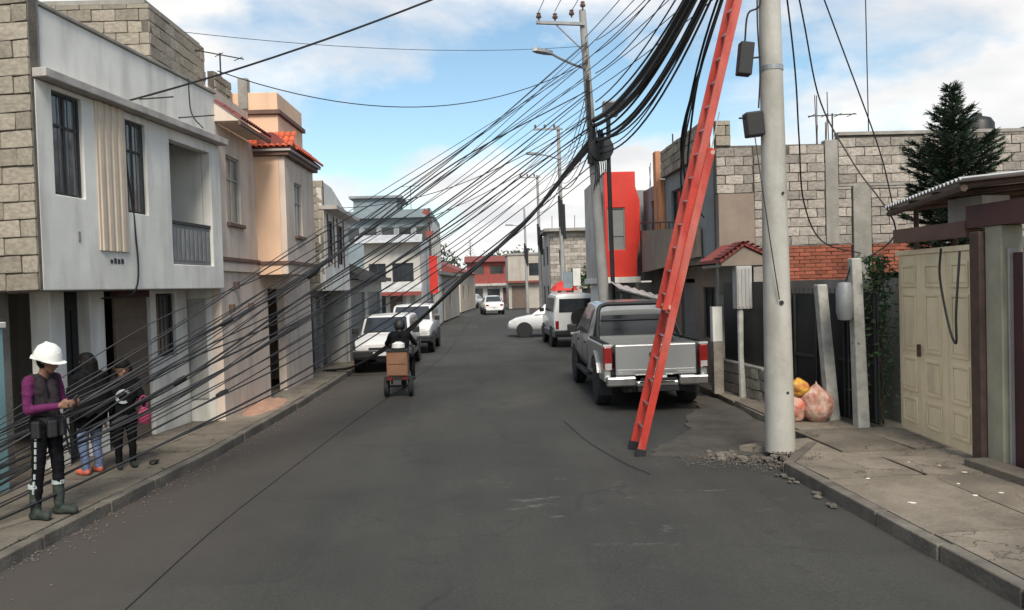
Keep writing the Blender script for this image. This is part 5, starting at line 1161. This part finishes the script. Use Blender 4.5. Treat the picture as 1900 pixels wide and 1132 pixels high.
def head(c, fwd, up_, mi, hair=None, s=1.):
    c, f, u_ = Vector(c), Vector(fwd).normalized(), Vector(up_).normalized(); sd_ = f.cross(u_).normalized(); out_ = []
    out_ += [(c+u_*.02*s-f*.012*s, c+u_*.03*s+f*.012*s, .086*s, .084*s, mi),(c-u_*.055*s+f*.03*s, c+u_*.01*s+f*.02*s, .056*s, .072*s, mi),(c-u_*.088*s+f*.055*s, c-u_*.088*s+f*.05*s,.03*s,.03*s,mi)]
    out_ += [(c+u_*.005*s+f*.09*s, c-u_*.022*s+f*.107*s,.010*s,.016*s,mi)]                       # nose
    for k in (-1,1): out_ += [(c+sd_*.082*k*s-f*.01*s-u_*.02*s, c+sd_*.085*k*s-f*.015*s+u_*.02*s,.012*s,.014*s,mi)]   # ears
    out_ += [(c-u_*.055*s+f*.083*s-sd_*.018*s, c-u_*.055*s+f*.083*s+sd_*.018*s,.009*s,.009*s,mi)]     # mouth
    for k in (-1,1): out_ += [(c+sd_*.032*k*s+f*.083*s+u_*.018*s, c+sd_*.033*k*s+f*.083*s+u_*.018*s,.010*s,.010*s,mi)]
    if hair is not None:
        out_ += [(c+u_*.04*s-f*.03*s, c+u_*.05*s+f*.01*s,.095*s,.090*s,hair),(c-u_*.03*s-f*.05*s, c+u_*.02*s-f*.04*s,.075*s,.085*s,hair)]
    return out_
# man with hard hat: faces +x (local), local y to his left
mats_m = ['vest_cloth','purple_cloth','skin','dark_cloth','boot','hair']
cp = [((0,0,.98),(0,0,1.08),.135,.125,0),((-.01,-.06,1.08),(-.02,-.09,1.32),.10,.095,0),((-.01,.06,1.08),(-.02,.09,1.32),.10,.095,0),((0,-.07,.95),(0,.07,.95),.115,.115,3),
      ((-.03,-.13,1.38),(-.03,.13,1.38),.065,.065,0),((-.02,0,1.40),(.035,0,1.52),.055,.05,2)]
cp += head((.075,0,1.565),(.92,0,-.40),(.40,0,.92),2,hair=None)
cp += [((.02,0,1.56),(.02,0,1.60),.085,.085,5)]
for s_ in (-1,1):
    sh = (-.03,s_*.185,1.375); el = (.0,s_*.235,1.10); wr_ = (.26,s_*.10,1.13)
    cp += [(sh,el,.058,.047,1),(el,wr_,.045,.034,1),((wr_[0]-.005,wr_[1],wr_[2]),(wr_[0]+.02,wr_[1],wr_[2]),.030,.028,2)]
    cp += hand(wr_,(.95,-s_*.25,.12),(0,0,1),(0,-s_,0),2,.55)
    hp = (0,s_*.085,.92); kn = (.03 if s_>0 else -.03,s_*.10,.50); an = (.02 if s_>0 else -.08,s_*.105,.10)
    cp += [(hp,kn,.088,.062,3),(kn,an,.060,.045,3),((an[0],an[1],.33),(an[0],an[1],.08),.062,.052,4),((an[0]-.03,an[1],.05),(an[0]+.16,an[1]+s_*.02,.045),.048,.043,4)]
MAN = person('person','person in white hard hat, purple sleeves and dark vest looking down at a phone',(-4.28,7.55,.12),R_(-14),cp,mats_m,.985,.010,.92)
hh = MB().lathe([(.0,.155),(.06,.150),(.11,.115),(.138,.05),(.142,.0),(.136,-.004),(.13,.045),(.1,.105),(0,.14)],(0,0,0),24).build('hard_hat','helmet',MAN,smooth=True)
hh.matrix_basis = Matrix.Translation((.05,0,1.585)) @ Matrix.Rotation(R_(16),4,'Y')
br_ = MB().prism([(.10,-.12),(.17,-.09),(.205,-.03),(.205,.03),(.17,.09),(.10,.12),(-.08,.15),(-.155,.06),(-.155,-.06),(-.08,-.15)],-.008,.004).build('brim','helmet',hh,bevel=.003)
MB().tube([(-.13,0,.07),(-.05,0,.152),(.05,0,.152),(.12,0,.08)],.012,6).build('ridge','helmet',hh)
MB().lathe([(.145,-.03),(.155,-.03),(.155,.03),(.145,.03)],(0,0,.985),20).build('tool_belt','black',MAN)
for a in (.3,1.2,2.2,-1.4,-.5): MB().obox((.16*math.cos(a),.16*math.sin(a),.90),(.07,.09,.17),(0,0,a)).build('tool_pouch','black',MAN,bevel=.015)
MB().tube(spline([(.1,.14,.98),(.16,.18,.7),(.1,.2,.6),(.05,.17,.95)],5),.010,5).build('lanyard','black',MAN)
tp = MB()
for k in range(5):
    f = k/5; x, z, r_ = -.01-.03*f, .86-.36*f, .089-.022*f
    tp.obox((x+.03,-.085-.015*f-r_*.97,z-.03),(.02,.012,.052),(0,.05,0))
for k in range(3): tp.obox((-.02-.016*k,-.166+.004*k,.44-.075*k),(.02,.012,.05),(0,.05,0))
tp.build('reflective_stripe','print_grey',MAN)
for s_ in (-1,1): MB().lathe([(.058,-.02),(.066,-.02),(.066,.02),(.058,.02)],((.02 if s_>0 else -.08),s_*.105,.335),14).build('boot_cuff','print_grey',MAN)
ph = MB().obox((0,0,0),(.075,.012,.15),(0,1.0,0)).build('phone','phone_grey'); tag(ph,'small dark phone held in both hands of the hard hat worker','phone')
ph.matrix_basis = Matrix.Translation((-4.28,7.55,.12)) @ Matrix.Rotation(R_(-14),4,'Z') @ Matrix.Translation((.325,0,1.13)) @ Matrix.Rotation(R_(90),4,'Z')
# woman in black shawl, jeans, coral shoes (faces away and left)
mats_w = ['dark_cloth','denim','skin','hair','coral']
cp = [((0,0,.90),(0,0,1.10),.155,.14,0),((-.02,-.08,1.08),(-.03,-.10,1.26),.115,.10,0),((-.02,.08,1.08),(-.03,.10,1.26),.115,.10,0),((0,-.07,.78),(0,.07,.78),.14,.14,0),((0,-.06,.70),(0,.06,.70),.13,.13,0),
      ((-.03,-.14,1.27),(-.03,.14,1.27),.07,.07,0),((-.02,0,1.30),(.02,0,1.40),.055,.05,2)]
cp += head((.03,0,1.46),(.97,0,-.2),(.2,0,.97),2,hair=3) + [((-.05,0,1.46),(-.09,0,1.05),.088,.05,3),((-.02,-.075,1.46),(-.06,-.09,1.12),.045,.03,3),((-.02,.075,1.46),(-.06,.09,1.12),.045,.03,3)]
for s_ in (-1,1):
    sh = (-.03,s_*.19,1.27); el = (.03,s_*.25,1.02); wr_ = (.24,s_*.18,1.04) if s_ > 0 else (.2,-.12,.98)
    cp += [(sh,el,.065,.055,0),(el,wr_,.055,.042,0)]+hand(wr_,(.95,-s_*.2,.0),(0,0,1),(0,-s_,0),2,.5)
    cp += [((0,s_*.085,.80),(.03,s_*.09,.44),.09,.065,1),((.03,s_*.09,.44),(-.01,s_*.09,.10),.063,.05,1),((-.03,s_*.09,.045),(.13,s_*.10,.04),.043,.036,4)]
WOM = person('person','person in a black shawl, blue jeans and coral shoes standing by the doors',(-4.78,9.35,.12),R_(150),cp,mats_w,.93,.011)
sw = []
for z,r0,r1 in ((1.33,.10,.16),(1.22,.17,.25),(1.05,.21,.29),(.88,.23,.31),(.80,.235,.315)):
    sw.append([(math.cos(2*math.pi*j/24)*(r0+.012*math.sin(7*j)),math.sin(2*math.pi*j/24)*(r1+.014*math.sin(5*j+z*9)),z+.03*math.sin(3*j)) for j in range(24)])
MB().loft(sw,False).build('shawl','dark_cloth',WOM,smooth=True)
# child in dark top with pale print
mats_c = ['dark_cloth','skin','hair','boot']
cp = [((0,0,.62),(0,0,.76),.115,.11,0),((0,-.05,.76),(-.01,-.07,.93),.085,.078,0),((0,.05,.76),(-.01,.07,.93),.085,.078,0),((-.02,-.10,.95),(-.02,.10,.95),.052,.052,0),((0,-.05,.56),(0,.05,.56),.10,.10,0),((-.01,0,.96),(.01,0,1.03),.04,.038,1)]
cp += head((.02,0,1.09),(1,0,-.1),(.1,0,1),1,hair=2,s=.9) + [((-.04,0,1.09),(-.08,0,.78),.078,.045,2),((-.01,-.068,1.09),(-.04,-.085,.84),.038,.026,2),((-.01,.068,1.09),(-.04,.085,.84),.038,.026,2)]
for s_ in (-1,1):
    el = (.02,s_*.19,.74); wr_ = (.08,s_*.20,.57)
    cp += [((-.02,s_*.135,.94),el,.045,.038,0),(el,wr_,.036,.028,0)]+hand(wr_,(.2,0,-1),(1,0,0),(0,-s_,0),1,.4,.75)
    cp += [((0,s_*.06,.56),(.02,s_*.07,.32),.068,.048,0),((.02,s_*.07,.32),(0,s_*.07,.07),.045,.036,0),((-.02,s_*.07,.035),(.10,s_*.075,.03),.034,.028,3)]
KID = person('person','small person in dark clothes with a pale ring print beside the shawl wearer',(-4.50,9.62,.12),R_(-55),cp,mats_c,1.14,.010)
pr_ = MB()
for k in range(14):
    a = .6+4.6*k/14; a2 = .6+4.6*(k+1)/14
    pr_.add([(.125,math.cos(a)*.05-.02,.80+math.sin(a)*.05),(.125,math.cos(a2)*.05-.02,.80+math.sin(a2)*.05),(.122,math.cos(a2)*.08-.02,.80+math.sin(a2)*.08),(.122,math.cos(a)*.08-.02,.80+math.sin(a)*.08)],[(0,1,2,3)])
pr_.build('shirt_print','print_grey',KID)
PB = thing('pink_bag','bright pink bag hanging at the side of the small person','bag',(-4.25,9.62,.66),R_(20)); PB.scale = (.8,.8,.85)
bg_ = []
for z,r in ((0,.05),(.03,.085),(.12,.10),(.2,.085),(.25,.03)): bg_.append([(math.cos(2*math.pi*j/14)*r*1.0,math.sin(2*math.pi*j/14)*r*.6,z) for j in range(14)])
MB().loft(bg_).build('bag_body','pink',PB,smooth=True); MB().tube(spline([(-.03,0,.25),(-.06,0,.36),(0,0,.42),(.05,0,.36),(.03,0,.25)],4),.010,5).build('strap','pink',PB)
# ------------------------------------------------------------------ cargo tricycle with rider
TR = thing('cargo_tricycle','small cargo tricycle with a brown box ridden up the left lane',"tricycle",(-1.75,15.95,.03),R_(91))
for s_ in (-1,1): wheel(TR,-.15,s_*.25,.21,.09,'rim')
wheel(TR,1.15,.0,.27,.09,'rim')
MB().tube([(-.15,-.25,.21),(-.15,.25,.21)],.022,6).build('axle','iron',TR)
MB().tube([(-.15,-.14,.25),(-.1,-.14,.48),(.6,-.05,.45),(1.0,0,.8)],.02,6).tube([(-.15,.14,.25),(-.1,.14,.48),(.6,.05,.45),(1.0,0,.8)],.02,6).tube([(1.15,0,.27),(.95,0,.95)],.024,6).build('frame','iron',TR)
MB().tube([(.93,-.34,1.0),(.98,0,.95),(.93,.34,1.0)],.016,6).build('handlebar','iron',TR)
MB().box(.15,.65,-.13,.13,.66,.76).build('saddle','black',TR,bevel=.04); MB().box(.3,.8,-.12,.12,.3,.62).build('engine','iron',TR,bevel=.03)
bx = MB().box(-.42,.06,-.215,.215,.44,.95).build('cargo_box','box_brown',TR,bevel=.015)
MB().box(-.435,-.421,-.19,.19,.47,.66).box(-.435,-.421,-.19,.19,.70,.92).build('box_panel','box_brown',bx); MB().box(-.44,.08,-.23,.23,.953,.98).build('lid','black',bx)
MB().box(-.40,-.33,-.24,.24,.36,.43).build('tail_bar','black',TR); MB().box(-.42,-.40,-.2,-.12,.37,.42).box(-.42,-.40,.12,.2,.37,.42).build('tail_light','tail_red',TR)
wb = MB().loft([[(-.2+math.cos(2*math.pi*j/10)*r*1.2,-.02+math.sin(2*math.pi*j/10)*r,z) for j in range(10)] for z,r in ((.985,.09),(1.02,.14),(1.1,.13),(1.14,.05))]).build('white_sack','helmet',smooth=True)
wb.matrix_basis = Matrix.Translation((-1.75,15.95,.03)) @ Matrix.Rotation(R_(91),4,'Z'); tag(wb,'lumpy white sack on the lid of the tricycle box','sack')
mats_r = ['dark_cloth','skin','black','boot']
cp = [((.33,0,.82),(.36,0,1.0),.15,.14,0),((.38,-.09,1.0),(.42,-.11,1.22),.11,.10,0),((.38,.09,1.0),(.42,.11,1.22),.11,.10,0),((.42,-.15,1.26),(.42,.15,1.26),.07,.07,0),((.44,0,1.28),(.47,0,1.36),.055,.055,1)]
cp += [((.48,0,1.44),(.50,0,1.48),.125,.125,2)]+head((.52,0,1.43),(1,0,0),(0,0,1),1)
for s_ in (-1,1):
    el = (.58,s_*.30,1.05); wr_ = (.86,s_*.31,1.02)
    cp += [((.42,s_*.19,1.25),el,.06,.05,0),(el,wr_,.048,.036,0)]+hand(wr_,(.9,0,-.3),(0,-s_,.1),(0,0,-1),1,.8)
    cp += [((.36,s_*.10,.80),(.78,s_*.22,.72),.09,.07,0),((.78,s_*.22,.72),(.66,s_*.24,.32),.065,.05,0),((.63,s_*.24,.27),(.78,s_*.25,.26),.045,.04,3)]
person('person','person in dark jacket and helmet riding the cargo tricycle',(-1.75,15.95,.03),R_(91),cp,mats_r,1.0,.014)
# ------------------------------------------------------------------ rubbish bags, rubble, pavement bits
def sack(name,label,loc,h,r,m,seed,sq=1.):
    bm = bmesh.new(); bmesh.ops.create_icosphere(bm,subdivisions=4,radius=1)
    for v in bm.verts:
        c_ = v.co.copy(); n1 = noise.noise(c_*1.6+Vector((seed*7.1,0,0))); n2 = 1-abs(noise.noise(c_*3.6+Vector((0,seed*3.3,0))))*2; n3 = 1-abs(noise.noise(c_*8+Vector((0,0,seed))))*2
        k_ = 1+.22*n1+.10*n2+.05*n3; f = (c_.z+1)/2; neck = 1 if f < .72 else max(.22, 1-(f-.72)*3.2)
        v.co = Vector((c_.x*k_*r*neck, c_.y*k_*r*sq*neck, max(0,(f*1.08-.05)*h*(1+.08*n1))))
    me = bpy.data.meshes.new(name); bm.to_mesh(me); bm.free(); me.materials.append(MATS[m]); me.shade_smooth(); o = bpy.data.objects.new(name,me); C.objects.link(o); o.location = loc; return tag(o,label,'bag')
sack('rubbish_bag','pale salmon woven sack of rubbish leaning by the leaning post',(4.92,10.92,.115),.56,.20,'salmon_bag',1)
sack('rubbish_bag','dark red rubbish bag tucked behind the concrete pole',(4.63,11.0,.115),.42,.16,'red_bag',2)
sack('rubbish_bag','yellow plastic bag on top of the red rubbish bag',(4.68,10.98,.50),.26,.14,'yellow_bag',3)
rg = random.Random(12)
def rock(x,y,z,s,label,group,m='rubble'):
    bm = bmesh.new(); bmesh.ops.create_icosphere(bm,subdivisions=1,radius=1)
    for v in bm.verts: v.co *= rg.uniform(.7,1.15)
    me = bpy.data.meshes.new('stone'); bm.to_mesh(me); bm.free(); me.materials.append(MATS[m]); o = bpy.data.objects.new('stone',me); C.objects.link(o)
    o.matrix_basis = Matrix.Translation((x,y,z)) @ Matrix.Rotation(rg.uniform(0,6),4,'Z') @ Matrix.Diagonal((s*rg.uniform(.8,1.5),s,s*(rg.uniform(.45,.7) if m != 'plaster_white' else .16),1)); tag(o,label,'stone',group)
for k in range(34):
    a = rg.random(); x = 2.9+a*.75+rg.gauss(0,.12); y = 9.45-.5*a+rg.gauss(0,.14); rock(x,y,.03+.03*(x>3.4),rg.uniform(.025,.07),'broken concrete lump by the foot of the near concrete pole','rubble at the near pole')
for k in range(16): 
    y = rg.uniform(7.0,9.0); rock(kx(KR,y)-.06-abs(rg.gauss(0,.07)),y,.02,rg.uniform(.02,.05),'small broken lump along the right kerb','kerb crumbs on the right')
for k in range(20): rock(rg.uniform(3.9,6.0),rg.uniform(6.0,8.4),.122,rg.uniform(.012,.036),'whitish plaster chip scattered on the right pavement','plaster chips on the pavement','plaster_white')
for k in range(14): rock(rg.uniform(-5.2,-3.9),rg.uniform(6.5,14.),.125,rg.uniform(.015,.045),'grey stone chip lying on the left pavement','stone chips on the left pavement')
rock(-4.22,9.75,.15,.075,'dark lump lying on the left pavement past the small person',None,'black')
gv = MB()
for k in range(2000):
    if k < 1200: a = rg.random(); x = 2.7+a*1.1+rg.gauss(0,.2); y = 9.4-.5*a+rg.gauss(0,.22); z = .02+(.09 if x > 3.55 and y < 9.2 else .005)
    elif k < 1900: y = rg.uniform(4,20); x = kx(KL,y)+abs(rg.gauss(0,.22)); z = .012
    else: y = rg.uniform(3,20); x = kx(KL,y)-rg.uniform(.1,1.3); z = .125
    s = rg.uniform(.004,.014); p = Vector((x,y,z)); gv.add([p+Vector((s,0,0)),p+Vector((-s*.6,s,0)),p+Vector((-s*.6,-s,0)),p+Vector((0,0,s))],[(0,1,3),(1,2,3),(2,0,3)])
struct(gv.build('gravel','rubble',fix=False),'stuff')
sp_ = MB(); n = 20; rows = []
for i in range(n+1):
    for j in range(n+1):
        u_, v_ = i/n*2-1, j/n*2-1; d_ = math.hypot(u_,v_); rows.append((u_*.28,v_*1.1,max(0,.16*(1-d_)*(1+.6*noise.noise((u_*3,v_*3,1))))))
sp_.add(rows,[(i*(n+1)+j,(i+1)*(n+1)+j,(i+1)*(n+1)+j+1,i*(n+1)+j+1) for i in range(n) for j in range(n)])
so = sp_.build('sand_heap','sand',smooth=True); so.location = (-4.1,14.4,.118); tag(so,'pinkish heap of sand against the peach house wall','sand heap')
